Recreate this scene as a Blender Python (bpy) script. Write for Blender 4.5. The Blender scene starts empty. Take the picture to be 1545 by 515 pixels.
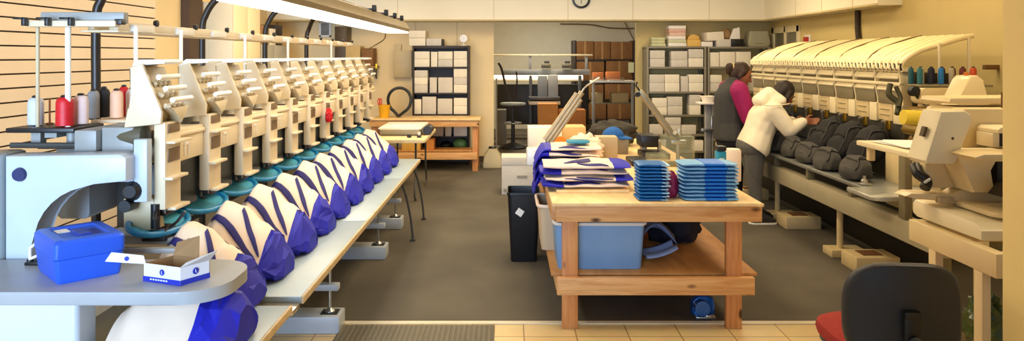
import bpy, bmesh, math, random
from mathutils import Vector, Matrix, noise

C = bpy.context.scene.collection
PI = math.pi
CX, CY, F, EYE = 766.0, 85.0, 1115.0, 1.63
OFF = {}

def at(px, py, d):
    return Vector(((px - CX) * d / F, d, EYE - (py - CY) * d / F))

def lin(c):
    return tuple(((v / 255) / 12.92 if v / 255 <= 0.04045 else ((v / 255 + 0.055) / 1.055) ** 2.4) for v in c)

# ---------------------------------------------------------------- materials
def base_mat(name):
    m = bpy.data.materials.new(name)
    m.use_nodes = True
    nt = m.node_tree
    return m, nt, nt.nodes['Principled BSDF']

def M(name, rgb, rough=0.5, metal=0.0, var=0.06, scale=6.0, bump=0.0, bscale=60.0, emit=0.0, coat=0.0):
    m, nt, b = base_mat(name)
    c = lin(rgb)
    b.inputs['Roughness'].default_value = rough
    b.inputs['Metallic'].default_value = metal
    b.inputs['Coat Weight'].default_value = coat
    tc = nt.nodes.new('ShaderNodeTexCoord')
    if var > 0:
        nz = nt.nodes.new('ShaderNodeTexNoise'); nz.inputs['Scale'].default_value = scale; nz.inputs['Detail'].default_value = 4
        nt.links.new(tc.outputs['Object'], nz.inputs['Vector'])
        r = nt.nodes.new('ShaderNodeValToRGB')
        r.color_ramp.elements[0].position = 0.3; r.color_ramp.elements[1].position = 0.7
        r.color_ramp.elements[0].color = (*[max(0, v * (1 - var)) for v in c], 1)
        r.color_ramp.elements[1].color = (*[min(1, v * (1 + var)) for v in c], 1)
        nt.links.new(nz.outputs['Fac'], r.inputs['Fac'])
        nt.links.new(r.outputs['Color'], b.inputs['Base Color'])
    else:
        b.inputs['Base Color'].default_value = (*c, 1)
    if bump > 0:
        n2 = nt.nodes.new('ShaderNodeTexNoise'); n2.inputs['Scale'].default_value = bscale; n2.inputs['Detail'].default_value = 3
        nt.links.new(tc.outputs['Object'], n2.inputs['Vector'])
        bp = nt.nodes.new('ShaderNodeBump'); bp.inputs['Strength'].default_value = bump; bp.inputs['Distance'].default_value = 0.01
        nt.links.new(n2.outputs['Fac'], bp.inputs['Height'])
        nt.links.new(bp.outputs['Normal'], b.inputs['Normal'])
    if emit > 0:
        b.inputs['Emission Color'].default_value = (*c, 1)
        b.inputs['Emission Strength'].default_value = emit
    return m

def wood(name, rgb, rgb2, stretch=(1, 12, 12), knots=True, rough=0.55):
    m, nt, b = base_mat(name)
    b.inputs['Roughness'].default_value = rough
    tc = nt.nodes.new('ShaderNodeTexCoord')
    mp = nt.nodes.new('ShaderNodeMapping'); mp.inputs['Scale'].default_value = stretch
    nt.links.new(tc.outputs['Object'], mp.inputs['Vector'])
    nz = nt.nodes.new('ShaderNodeTexNoise'); nz.inputs['Scale'].default_value = 3; nz.inputs['Detail'].default_value = 6; nz.inputs['Distortion'].default_value = 0.6
    nt.links.new(mp.outputs['Vector'], nz.inputs['Vector'])
    r = nt.nodes.new('ShaderNodeValToRGB')
    r.color_ramp.elements[0].position = 0.32; r.color_ramp.elements[1].position = 0.68
    r.color_ramp.elements[0].color = (*lin(rgb2), 1); r.color_ramp.elements[1].color = (*lin(rgb), 1)
    nt.links.new(nz.outputs['Fac'], r.inputs['Fac'])
    out = r.outputs['Color']
    if knots:
        mp2 = nt.nodes.new('ShaderNodeMapping'); mp2.inputs['Scale'].default_value = tuple(1.0 if s == min(stretch) else 2.2 for s in stretch)
        nt.links.new(tc.outputs['Object'], mp2.inputs['Vector'])
        vo = nt.nodes.new('ShaderNodeTexVoronoi'); vo.inputs['Scale'].default_value = 4.3
        nt.links.new(mp2.outputs['Vector'], vo.inputs['Vector'])
        k = nt.nodes.new('ShaderNodeValToRGB')
        k.color_ramp.elements[0].position = 0.09; k.color_ramp.elements[1].position = 0.19
        k.color_ramp.elements[0].color = (1, 1, 1, 1); k.color_ramp.elements[1].color = (0, 0, 0, 1)
        nt.links.new(vo.outputs['Distance'], k.inputs['Fac'])
        mx = nt.nodes.new('ShaderNodeMix'); mx.data_type = 'RGBA'
        nt.links.new(k.outputs['Color'], mx.inputs[0])
        nt.links.new(out, mx.inputs[6]); mx.inputs[7].default_value = (*lin((70, 34, 14)), 1)
        out = mx.outputs[2]
    nt.links.new(out, b.inputs['Base Color'])
    return m

def clear(name, rgb, rough=0.1, alpha=0.35):
    m, nt, b = base_mat(name)
    b.inputs['Base Color'].default_value = (*lin(rgb), 1)
    b.inputs['Roughness'].default_value = rough
    b.inputs['Alpha'].default_value = alpha
    return m

# ---------------------------------------------------------------- mesh builder
class MB:
    def __init__(self):
        self.bm = bmesh.new()
    def box(self, x0, x1, y0, y1, z0, z1, bev=0.0, rot=None, seg=2):
        x0, x1 = min(x0, x1), max(x0, x1); y0, y1 = min(y0, y1), max(y0, y1); z0, z1 = min(z0, z1), max(z0, z1)
        c = Vector(((x0 + x1) / 2, (y0 + y1) / 2, (z0 + z1) / 2))
        s = (x1 - x0, y1 - y0, z1 - z0)
        mat = Matrix.Translation(c)
        if rot is not None: mat = mat @ rot.to_4x4()
        mat = mat @ Matrix.Diagonal((*s, 1))
        r = bmesh.ops.create_cube(self.bm, size=1, matrix=mat)
        if bev > 0:
            bev = min(bev, min(s) * 0.45)
            es = list({e for v in r['verts'] for e in v.link_edges})
            bmesh.ops.bevel(self.bm, geom=es, offset=bev, segments=seg, affect='EDGES', profile=0.5)
        return self
    def obox(self, c, s, rz=0.0, rx=0.0, ry=0.0, bev=0.0):
        rot = Matrix.Rotation(rz, 3, 'Z') @ Matrix.Rotation(ry, 3, 'Y') @ Matrix.Rotation(rx, 3, 'X')
        return self.box(c[0] - s[0] / 2, c[0] + s[0] / 2, c[1] - s[1] / 2, c[1] + s[1] / 2, c[2] - s[2] / 2, c[2] + s[2] / 2, bev, rot)
    def cyl(self, p0, p1, r0, r1=None, seg=20, cap=True):
        r1 = r0 if r1 is None else r1
        return self.tube([p0, p1], [r0, r1], seg, cap)
    def tube(self, pts, r, seg=12, cap=True, closed=False):
        pts = [Vector(p) for p in pts]
        n = len(pts)
        rs = r if isinstance(r, (list, tuple)) else [r] * n
        rings = []
        prev = None
        for i, p in enumerate(pts):
            if closed: t = pts[(i + 1) % n] - pts[i - 1]
            elif i == 0: t = pts[1] - p
            elif i == n - 1: t = p - pts[i - 1]
            else: t = (pts[i + 1] - p).normalized() + (p - pts[i - 1]).normalized()
            t.normalize()
            if prev is None:
                a = Vector((0, 0, 1)) if abs(t.z) < 0.9 else Vector((1, 0, 0))
                u = t.cross(a).normalized()
            else:
                u = (prev - t * prev.dot(t)).normalized()
            prev = u
            w = t.cross(u)
            rings.append([self.bm.verts.new(p + (u * math.cos(2 * PI * k / seg) + w * math.sin(2 * PI * k / seg)) * rs[i]) for k in range(seg)])
        m = n if closed else n - 1
        for i in range(m):
            a, b = rings[i], rings[(i + 1) % n]
            for k in range(seg):
                self.bm.faces.new((a[k], a[(k + 1) % seg], b[(k + 1) % seg], b[k]))
        if cap and not closed:
            self.bm.faces.new(rings[0][::-1]); self.bm.faces.new(rings[-1])
        return self
    def lathe(self, prof, c=(0, 0, 0), seg=24, axis='Z'):
        c = Vector(c)
        rings = []
        for r, z in prof:
            ring = []
            for k in range(seg):
                a = 2 * PI * k / seg
                if axis == 'Z': v = Vector((r * math.cos(a), r * math.sin(a), z))
                elif axis == 'X': v = Vector((z, r * math.cos(a), r * math.sin(a)))
                else: v = Vector((r * math.cos(a), z, -r * math.sin(a)))
                ring.append(self.bm.verts.new(c + v))
            rings.append(ring)
        for a, b in zip(rings, rings[1:]):
            for k in range(seg):
                self.bm.faces.new((a[k], a[(k + 1) % seg], b[(k + 1) % seg], b[k]))
        self.bm.faces.new(rings[0][::-1]); self.bm.faces.new(rings[-1])
        return self
    def prism(self, poly, axis, a0, a1, bev=0.0):
        def mk(p, a):
            if axis == 'Y': return Vector((p[0], a, p[1]))
            if axis == 'X': return Vector((a, p[0], p[1]))
            return Vector((p[0], p[1], a))
        v0 = [self.bm.verts.new(mk(p, a0)) for p in poly]
        v1 = [self.bm.verts.new(mk(p, a1)) for p in poly]
        n = len(poly)
        fs = [self.bm.faces.new(v0), self.bm.faces.new(v1[::-1])]
        for k in range(n):
            fs.append(self.bm.faces.new((v0[k], v1[k], v1[(k + 1) % n], v0[(k + 1) % n])))
        if bev > 0:
            es = [e for e in {e for f in fs[:2] for e in f.edges}]
            bmesh.ops.bevel(self.bm, geom=es, offset=bev, segments=2, affect='EDGES', profile=0.5)
        return self
    def grid(self, f, nu, nv, wrapv=False, capu=False, u0=0.0, u1=1.0, v0=0.0, v1=1.0):
        rows = []
        for i in range(nu + 1):
            u = u0 + (u1 - u0) * i / nu
            rows.append([self.bm.verts.new(f(u, v0 + (v1 - v0) * j / nv)) for j in range(nv if wrapv else nv + 1)])
        for i in range(nu):
            for j in range(nv):
                k = (j + 1) % nv if wrapv else j + 1
                self.bm.faces.new((rows[i][j], rows[i][k], rows[i + 1][k], rows[i + 1][j]))
        if capu and wrapv:
            self.bm.faces.new(rows[0][::-1]); self.bm.faces.new(rows[-1])
        return self
    def sphere(self, c, r, seg=16, sq=(1, 1, 1), rot=None):
        m = Matrix.Translation(Vector(c))
        if rot is not None: m = m @ rot.to_4x4()
        m = m @ Matrix.Diagonal((sq[0], sq[1], sq[2], 1))
        bmesh.ops.create_uvsphere(self.bm, u_segments=seg, v_segments=max(6, seg // 2), radius=r, matrix=m)
        return self
    def build(self, name, mat, parent=None, smooth=None, solid=0.0, auto=40):
        bm = self.bm
        bmesh.ops.recalc_face_normals(bm, faces=bm.faces)
        me = bpy.data.meshes.new(name)
        if parent is not None:
            off = OFF[parent.name]
        else:
            vs = [v.co for v in bm.verts]
            off = Vector(((min(v.x for v in vs) + max(v.x for v in vs)) / 2, (min(v.y for v in vs) + max(v.y for v in vs)) / 2, min(v.z for v in vs)))
        for v in bm.verts: v.co -= off
        if smooth is None or smooth:
            for f in bm.faces: f.smooth = True
            ang = math.radians(auto)
            for e in bm.edges:
                if len(e.link_faces) == 2 and e.calc_face_angle(0) > ang: e.smooth = False
        bm.to_mesh(me); bm.free()
        o = bpy.data.objects.new(name, me)
        C.objects.link(o)
        o.data.materials.append(mat)
        if parent is not None: o.parent = parent
        else: o.location = off
        OFF[o.name] = off.copy()
        if solid:
            md = o.modifiers.new('s', 'SOLIDIFY'); md.thickness = solid; md.offset = 0
        return o

def tag(o, label, cat, group=None, kind=None):
    if label: o['label'] = label
    if cat: o['category'] = cat
    if group: o['group'] = group
    if kind: o['kind'] = kind
    return o

def struct(o):
    o['kind'] = 'structure'
    return o

def thing(name, label, cat, loc, group=None):
    o = bpy.data.objects.new(name, None)
    C.objects.link(o)
    o.location = loc
    o.empty_display_size = 0.05
    OFF[o.name] = Vector(loc)
    return tag(o, label, cat, group)

KIDS = {}
def kids(o):
    return [c for c in bpy.data.objects if c.parent == o]

def dup(root, delta, label=None, rz=None):
    r = root.copy(); C.objects.link(r)
    r.location = Vector(root.location) + Vector(delta)
    if rz is not None: r.rotation_euler = (0, 0, rz)
    if label: r['label'] = label
    for ch in kids(root):
        c = ch.copy(); C.objects.link(c); c.parent = r
        for g in kids(ch):
            d = g.copy(); C.objects.link(d); d.parent = c
    return r

def dup_part(part, delta):
    """a copy of a part (and its sub-parts) under the same thing"""
    c = part.copy(); C.objects.link(c)
    c.location = Vector(part.location) + Vector(delta)
    for g in kids(part):
        d = g.copy(); C.objects.link(d); d.parent = c
    return c

def spl(pts, n=8):
    """Catmull-Rom through pts"""
    pts = [Vector(p) for p in pts]
    out = []
    for i in range(len(pts) - 1):
        p0 = pts[max(i - 1, 0)]; p1 = pts[i]; p2 = pts[i + 1]; p3 = pts[min(i + 2, len(pts) - 1)]
        for k in range(n):
            t = k / n
            out.append(0.5 * ((2 * p1) + (p2 - p0) * t + (2 * p0 - 5 * p1 + 4 * p2 - p3) * t * t + (3 * p1 - p0 - 3 * p2 + p3) * t ** 3))
    out.append(pts[-1])
    return out

def lerpk(keys, u):
    for (a, va), (b, vb) in zip(keys, keys[1:]):
        if u <= b:
            t = (u - a) / (b - a) if b > a else 0
            t = t * t * (3 - 2 * t)
            return va + (vb - va) * t
    return keys[-1][1]

def rrect(x0, x1, y0, y1, r, corners=(1, 1, 1, 1), n=6):
    """rounded rectangle, corners = (x0y0, x1y0, x1y1, x0y1)"""
    pts = []
    for on, (cx, cy, a0, px, py) in zip(corners, ((x0 + r, y0 + r, PI, x0, y0), (x1 - r, y0 + r, 1.5 * PI, x1, y0), (x1 - r, y1 - r, 0, x1, y1), (x0 + r, y1 - r, 0.5 * PI, x0, y1))):
        if on:
            for k in range(n + 1):
                a = a0 + PI / 2 * k / n
                pts.append((cx + r * math.cos(a), cy + r * math.sin(a)))
        else: pts.append((px, py))
    return pts

ORD = ['first', 'second', 'third', 'fourth', 'fifth', 'sixth', 'seventh', 'eighth', 'ninth', 'tenth', 'eleventh', 'twelfth', 'thirteenth']
# ---------------------------------------------------------------- palette
m_wall = M('warm_wall_paint', (240, 216, 166), 0.6, var=0.03, scale=2)
m_wall_y = M('yellow_wall_paint', (216, 194, 130), 0.6, var=0.03, scale=2)
m_soffit = M('soffit_paint', (244, 236, 212), 0.6, var=0.03, scale=1.5)
m_slat = M('slat_panel', (250, 228, 196), 0.45, var=0.03, scale=3)
m_groove = M('slat_groove', (96, 72, 44), 0.7)
m_ceil = M('ceiling_tile', (236, 230, 214), 0.8, var=0.03)
m_cream = M('cream_enamel', (224, 206, 172), 0.38, var=0.04, scale=8)
m_white = M('white_enamel', (236, 232, 222), 0.35, var=0.03, scale=8)
m_bluegrey = M('pale_grey_enamel', (190, 200, 212), 0.35, var=0.04, scale=8)
m_grey = M('grey_enamel', (150, 150, 146), 0.4, var=0.06, scale=8)
m_dgrey = M('dark_grey_metal', (70, 70, 68), 0.45, var=0.1, scale=8)
m_black = M('black_plastic', (22, 22, 24), 0.4, var=0.1)
m_rubber = M('black_rubber', (26, 25, 25), 0.7, var=0.1)
m_steel = M('brushed_steel', (190, 190, 186), 0.28, metal=0.9, var=0.06, scale=20)
m_table = M('pale_blue_laminate', (158, 176, 186), 0.36, var=0.05, scale=5)
m_edge = M('table_wood_edge', (206, 182, 140), 0.6, var=0.12, scale=20)
m_tan = M('tan_enamel', (196, 178, 142), 0.45, var=0.06, scale=10)
m_canvas = M('cream_canvas', (250, 228, 206), 0.85, var=0.04, scale=12, bump=0.1, bscale=400)
m_navy = M('navy_webbing', (38, 34, 112), 0.7, var=0.12, scale=20)
m_royal = M('royal_blue_nylon', (26, 30, 180), 0.65, var=0.14, scale=9, bump=0.1, bscale=200)
m_hoop = M('teal_blue_plastic', (30, 132, 182), 0.35, var=0.1)
m_hoop2 = M('light_teal_plastic', (80, 172, 200), 0.4, var=0.08)
m_royal_box = M('blue_box_plastic', (42, 92, 214), 0.36, var=0.03, scale=5)
m_dkblue_box = M('dark_blue_plastic', (48, 66, 160), 0.4, var=0.05)
m_card = M('brown_cardboard', (158, 122, 80), 0.8, var=0.08, scale=12)
m_carton = M('old_brown_carton', (120, 82, 44), 0.85, var=0.12, scale=7)
m_orangecard = M('orange_cardboard', (196, 130, 62), 0.8, var=0.08)
m_paper = M('white_paper', (242, 238, 230), 0.75, var=0.02)
m_boxw = M('white_carton', (240, 232, 212), 0.8, var=0.04, scale=7)
m_boxg = M('grey_white_carton', (214, 208, 196), 0.8, var=0.05, scale=7)
m_blackwood = M('dark_brown_laminate', (42, 30, 20), 0.5, var=0.15)
m_rack = M('grey_rack_steel', (136, 130, 112), 0.45, metal=0.2, var=0.06)
m_pine = wood('pine_along_x', (230, 182, 122), (206, 146, 86), (1.2, 14, 14))
m_pinez = wood('pine_upright', (218, 156, 96), (194, 124, 68), (14, 14, 1.2))
m_piney = wood('pine_along_y', (220, 172, 116), (196, 140, 86), (14, 1.2, 14))
m_ply = wood('plywood_top', (246, 216, 162), (232, 194, 134), (4, 1.5, 4), knots=False)
m_shelfply = wood('plywood_shelf', (206, 150, 84), (180, 122, 62), (4, 1.0, 4), knots=False)
m_red = M('red_thread', (206, 20, 30), 0.5, var=0.1, scale=40)
m_pink = M('pale_pink_thread', (244, 216, 208), 0.6, var=0.04, scale=40)
m_peach = M('peach_thread', (240, 190, 156), 0.6, var=0.05, scale=40)
m_greyth = M('silver_thread', (196, 200, 210), 0.5, var=0.05, scale=40)
m_blackth = M('black_thread', (30, 28, 28), 0.6, var=0.1, scale=40)
m_emit = M('fluorescent_tube', (255, 250, 236), 0.5, var=0, emit=3.4)

# ---------------------------------------------------------------- floor
def tile_mat():
    m, nt, b = base_mat('cream_floor_tile')
    tc = nt.nodes.new('ShaderNodeTexCoord')
    mp = nt.nodes.new('ShaderNodeMapping'); mp.inputs['Location'].default_value = (-0.095, -0.02, 0)
    nt.links.new(tc.outputs['Object'], mp.inputs['Vector'])
    br = nt.nodes.new('ShaderNodeTexBrick')
    br.offset = 0.0; br.squash = 1.0
    br.inputs['Scale'].default_value = 1.0
    br.inputs['Mortar Size'].default_value = 0.004
    br.inputs['Mortar Smooth'].default_value = 0.3
    br.inputs['Brick Width'].default_value = 0.305
    br.inputs['Row Height'].default_value = 0.305
    br.inputs['Color1'].default_value = (*lin((238, 214, 160)), 1)
    br.inputs['Color2'].default_value = (*lin((232, 204, 146)), 1)
    br.inputs['Mortar'].default_value = (*lin((150, 116, 66)), 1)
    nt.links.new(mp.outputs['Vector'], br.inputs['Vector'])
    nz = nt.nodes.new('ShaderNodeTexNoise'); nz.inputs['Scale'].default_value = 9; nz.inputs['Detail'].default_value = 8
    nt.links.new(tc.outputs['Object'], nz.inputs['Vector'])
    mx = nt.nodes.new('ShaderNodeMix'); mx.data_type = 'RGBA'; mx.blend_type = 'MULTIPLY'; mx.inputs[0].default_value = 0.25
    nt.links.new(br.outputs['Color'], mx.inputs[6]); nt.links.new(nz.outputs['Color'], mx.inputs[7])
    nt.links.new(mx.outputs[2], b.inputs['Base Color'])
    b.inputs['Roughness'].default_value = 0.35
    return m

def carpet_mat():
    m, nt, b = base_mat('brown_grey_carpet')
    tc = nt.nodes.new('ShaderNodeTexCoord')
    nz = nt.nodes.new('ShaderNodeTexNoise'); nz.inputs['Scale'].default_value = 220; nz.inputs['Detail'].default_value = 3
    n2 = nt.nodes.new('ShaderNodeTexNoise'); n2.inputs['Scale'].default_value = 1.4; n2.inputs['Detail'].default_value = 4
    for n in (nz, n2): nt.links.new(tc.outputs['Object'], n.inputs['Vector'])
    ad = nt.nodes.new('ShaderNodeMath'); ad.operation = 'ADD'
    nt.links.new(nz.outputs['Fac'], ad.inputs[0]); nt.links.new(n2.outputs['Fac'], ad.inputs[1])
    r = nt.nodes.new('ShaderNodeValToRGB')
    r.color_ramp.elements[0].position = 0.7; r.color_ramp.elements[1].position = 1.0 - 1e-4
    r.color_ramp.elements[0].color = (*lin((78, 72, 61)), 1); r.color_ramp.elements[1].color = (*lin((97, 90, 76)), 1)
    h = nt.nodes.new('ShaderNodeMath'); h.operation = 'MULTIPLY'; h.inputs[1].default_value = 0.85
    nt.links.new(ad.outputs[0], h.inputs[0]); nt.links.new(h.outputs[0], r.inputs['Fac'])
    nt.links.new(r.outputs['Color'], b.inputs['Base Color'])
    b.inputs['Roughness'].default_value = 0.9
    bp = nt.nodes.new('ShaderNodeBump'); bp.inputs['Strength'].default_value = 0.3; bp.inputs['Distance'].default_value = 0.004
    nt.links.new(nz.outputs['Fac'], bp.inputs['Height']); nt.links.new(bp.outputs['Normal'], b.inputs['Normal'])
    return m

m_tile = tile_mat(); m_carpet = carpet_mat()
BW = 11.4          # back wall
LW, RW = -3.55, 4.03
CEIL = 2.95

def plane_box(name, x0, x1, y0, y1, z0, z1, mat):
    o = MB().box(x0, x1, y0, y1, z0, z1).build(name, mat, smooth=False)
    return struct(o)

o = MB().box(LW - 0.1, RW + 0.1, -2.5, 4.5, -0.1, 0.0).build('floor_tile', m_tile, smooth=False); struct(o)
# put the tile pattern in world metres
for v in o.data.vertices: v.co += o.location
o.location = (0, 0, 0)
o = MB().box(LW - 0.1, RW + 0.1, 4.5, 17.2, -0.1, 0.0).build('floor', m_carpet, smooth=False); struct(o)
for v in o.data.vertices: v.co += o.location
o.location = (0, 0, 0)
struct(MB().box(-1.05, 2.2, 4.485, 4.53, 0.0, 0.008, 0.003).build('trim_1', M('pale_floor_strip', (226, 214, 186), 0.35), smooth=False))
plane_box('ceiling', LW - 0.1, RW + 0.1, -2.5, BW + 0.1, CEIL, CEIL + 0.1, m_ceil)

# left wall: slat panels up to y=7.45, painted beyond
mb = MB()
z = 0.0
pitch = 0.1016
zz = EYE - 0.02
z0 = zz - 16 * pitch
mb.box(LW - 0.12, LW - 0.02, -2.5, 7.45, -0.0, CEIL)
k = 0
while z0 + k * pitch < CEIL:
    a = z0 + k * pitch
    b = min(a + pitch - 0.012, CEIL)
    if b > 0.01: mb.box(LW - 0.02, LW, -2.5, 7.45, max(a, 0.0), b)
    k += 1
o = struct(mb.build('wall_left', m_slat, smooth=False))
o.data.materials.append(m_groove)
for p in o.data.polygons:
    if abs(p.normal.x) > 0.9 and abs(p.center.x + o.location.x - (LW - 0.02)) < 1e-3 and p.area > 5: p.material_index = 1
    if abs(p.normal.z) > 0.9 and p.area < 1: p.material_index = 1
plane_box('wall_left_rear', LW - 0.12, LW, 7.45, BW + 0.1, 0, CEIL, m_wall)
plane_box('wall_right', RW, RW + 0.12, 2.65, BW + 0.1, 0, CEIL, m_wall_y)
# wall that narrows the room next to the camera: only its edge shows
plane_box('wall_right_return', 1.775, 1.9, -2.5, 2.65, 0, CEIL, M('return_wall_paint', (252, 224, 152), 0.6, var=0.02))
# back wall with the opening into the second room
OP0, OP1 = -0.215, 1.985
plane_box('wall_back', LW, OP0, BW, BW + 0.12, 0, CEIL, m_wall)
plane_box('wall_back_right', OP1, RW, BW, BW + 0.12, 0, CEIL, m_wall_y)
plane_box('wall_back_lintel', OP0, OP1, BW, BW + 0.12, 2.17, CEIL, m_soffit)
mb = MB()
for x in (-1.42, -0.78): mb.box(x - 0.003, x + 0.003, BW - 0.002, BW, 0, 2.17)
struct(mb.build('trim_2', M('wall_seam', (170, 146, 104), 0.7), smooth=False))
struct(MB().box(LW, OP0, BW - 0.012, BW, 0, 0.09).build('baseboard_back', M('brown_baseboard', (78, 62, 46), 0.6), smooth=False))
# wall above the opening: boxed soffit round the back and right of the room
SY = 10.9
SX = 3.78
mb = MB()
mb.box(LW, RW, SY, BW, 2.155, CEIL)
mb.box(SX, RW, 7.55, SY, 2.155, CEIL)
o = struct(mb.build('ceiling_soffit', m_soffit, smooth=False))
mb = MB()
for px in (600, 745, 857, 955, 1070): 
    x = (px - CX) * SY / F
    mb.box(x - 0.004, x + 0.004, SY - 0.003, SY, 2.155, CEIL)
for y in (9.7, 8.9, 8.1): mb.box(SX - 0.003, SX, y - 0.004, y + 0.004, 2.155, CEIL)
mb.box(LW, SX, SY - 0.012, SY, 2.155, 2.175)
mb.box(SX - 0.012, SX, 7.55, SY, 2.155, 2.175)
struct(mb.build('trim_3', M('soffit_seam', (206, 188, 142), 0.6), smooth=False))
# window on the right wall near the corner
mb = MB()
y0, y1, z0, z1 = 10.15, 11.2, 1.55, 2.06
for a in ((y0, y1, z1 - 0.09, z1), (y0, y1, z0, z0 + 0.06), (y0, y0 + 0.09, z0, z1), (y1 - 0.09, y1, z0, z1), ((y0 + y1) / 2 - 0.03, (y0 + y1) / 2 + 0.03, z0, z1)):
    mb.box(RW - 0.035, RW + 0.0, *a, 0.006)
w = struct(mb.build('window_1', M('window_frame_paint', (232, 218, 176), 0.5)))
g = MB().box(RW - 0.012, RW - 0.004, y0 + 0.05, y1 - 0.05, z0 + 0.04, z1 - 0.06).build('pane', M('grey_glass', (120, 116, 96), 0.08, var=0.2, scale=3), w)
# red fire call point
o = thing('fire_call_point', 'small red fire call point on a white plate on the right wall', 'call point', (RW - 0.01, 9.95, 1.72))
MB().box(RW - 0.012, RW, 9.82, 10.02, 1.74, 1.92, 0.004).build('back_plate', m_white, o)
MB().box(RW - 0.05, RW - 0.012, 9.86, 9.96, 1.77, 1.89, 0.008).build('alarm_box', M('alarm_red', (190, 50, 34), 0.4), o)
# dark cable conduit on the right wall
mb = MB(); mb.tube([(RW - 0.03, 8.45, 2.16), (RW - 0.03, 8.45, 1.95), (RW - 0.03, 8.42, 1.8), (RW - 0.03, 8.42, 0.9)], 0.03, 10)
tag(mb.build('cable_conduit', M('conduit_dark', (58, 44, 24), 0.6)), 'dark vertical cable conduit running down the right wall from the soffit', 'conduit')
# small dark wall bracket above the near right machine
tag(MB().box(RW - 0.12, RW, 6.05, 6.09, 1.52, 1.56, 0.004).build('wall_bracket', M('bracket_brown', (120, 84, 40), 0.6)), 'small brown bracket fixed on the right wall', 'bracket')
# wall clock half out of the picture
c = at(877, -1, SY - 0.03); 
o = thing('wall_clock', 'round black rimmed wall clock on the soffit', 'clock', (c.x, SY - 0.03, c.z - 0.13))
mb = MB(); mb.lathe([(0.13, 0.0), (0.135, -0.02), (0.13, -0.04), (0.105, -0.045), (0.1, -0.02)], (c.x, SY, c.z), 40, 'Y'); mb.build('rim', m_black, o)
mb = MB(); mb.lathe([(0.1, -0.0), (0.1, -0.022), (0.0005, -0.023)], (c.x, SY, c.z), 40, 'Y'); mb.build('dial', M('clock_dial', (226, 222, 196), 0.4), o)
mb = MB(); mb.obox((c.x, SY - 0.028, c.z - 0.03), (0.008, 0.004, 0.07), bev=0); mb.obox((c.x + 0.025, SY - 0.028, c.z), (0.06, 0.004, 0.008)); mb.build('hands', m_black, o)

# ---------------------------------------------------------------- second room behind the opening
B2 = 16.6
plane_box('wall_far', LW, RW, B2, B2 + 0.1, 0, CEIL, M('grey_far_wall', (204, 198, 176), 0.7, var=0.03))
plane_box('wall_far_left', -2.6, -2.5, BW + 0.12, B2, 0, CEIL, m_wall)
plane_box('wall_far_right', 3.9, 4.0, BW + 0.12, B2, 0, CEIL, m_wall)
plane_box('ceiling_far', LW, RW, BW + 0.1, B2, CEIL, CEIL + 0.1, m_ceil)
# ================================================================ LEFT MULTI-HEAD MACHINE
PITCH = 0.44
Y0 = 2.98
NH = 11
lm = thing('embroidery_machine', 'long cream multi-head embroidery machine with a row of eleven heads along the slatted wall', 'embroidery machine', (-1.5, 5.2, 0))
YE = Y0 + NH * PITCH
# ---- table in sections
TZ = 0.58
def slab(x0, x1, y0, y1):
    t = MB().box(x0, x1 - 0.012, y0, y1, TZ - 0.03, TZ, 0.003).build('table_section', m_table, lm)
    MB().box(x1 - 0.012, x1, y0, y1, TZ - 0.032, TZ + 0.001, 0.003).build('wooden_edge', m_edge, t)
slab(-1.43, -0.905, 2.3, 3.11)
slab(-1.75, -0.89, 3.225, 4.70)
slab(-1.75, -0.89, 4.712, 6.33)
slab(-1.75, -0.89, 6.342, 7.55)
MB().box(-1.5, -0.905, 3.11, 3.225, TZ - 0.045, TZ - 0.025, 0.002).build('joining_strip', M('polished_steel_strip', (214, 196, 164), 0.18, metal=0.8), lm)
# ---- lower frame and levelling feet
mb = MB(); mb.box(-1.95, -1.85, 2.9, YE + 0.1, 0.28, 0.46, 0.01); mb.box(-1.75, -1.67, 3.3, YE + 0.1, 0.4, 0.55, 0.01)
mb.build('frame_beam', m_bluegrey, lm)
for y in (4.0, 5.5, 6.8):
    MB().box(-1.9, -1.86, y, y + 0.08, 0.0, 0.3, 0.004).build('rear_leg', m_bluegrey, lm)
def foot(y, x1):
    p = MB().box(-1.42, x1, y, y + 0.17, 0.0, 0.1, 0.006).build('foot_block', m_bluegrey, lm)
    MB().box(x1 - 0.12, x1 - 0.02, y + 0.04, y + 0.13, 0.1, 0.106, 0.002).build('rubber_pad', m_rubber, p)
    b = MB().box(-1.3, x1 - 0.015, y + 0.05, y + 0.11, 0.235, 0.275, 0.008).build('foot_bracket', m_bluegrey, lm)
    mb = MB(); mb.cyl((x1 - 0.07, y + 0.08, 0.1), (x1 - 0.07, y + 0.08, TZ - 0.03), 0.009, seg=10); mb.lathe([(0.03, 0.106), (0.03, 0.112), (0.012, 0.13)], (x1 - 0.07, y + 0.08, 0), 16)
    mb.build('levelling_bolt', m_steel, lm)
foot(4.33, -0.99); foot(5.92, -0.98); foot(6.95, -1.0)
for y in (6.5, 7.35):
    mb = MB(); mb.tube(spl([(-0.95, y, TZ - 0.03), (-0.9, y, 0.42), (-0.855, y + 0.01, 0.2), (-0.835, y + 0.01, 0.012)], 6), 0.01, 8); mb.cyl((-0.835, y + 0.01, 0), (-0.835, y + 0.01, 0.02), 0.022, seg=12)
    mb.build('bent_leg', m_dgrey, lm)
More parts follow.
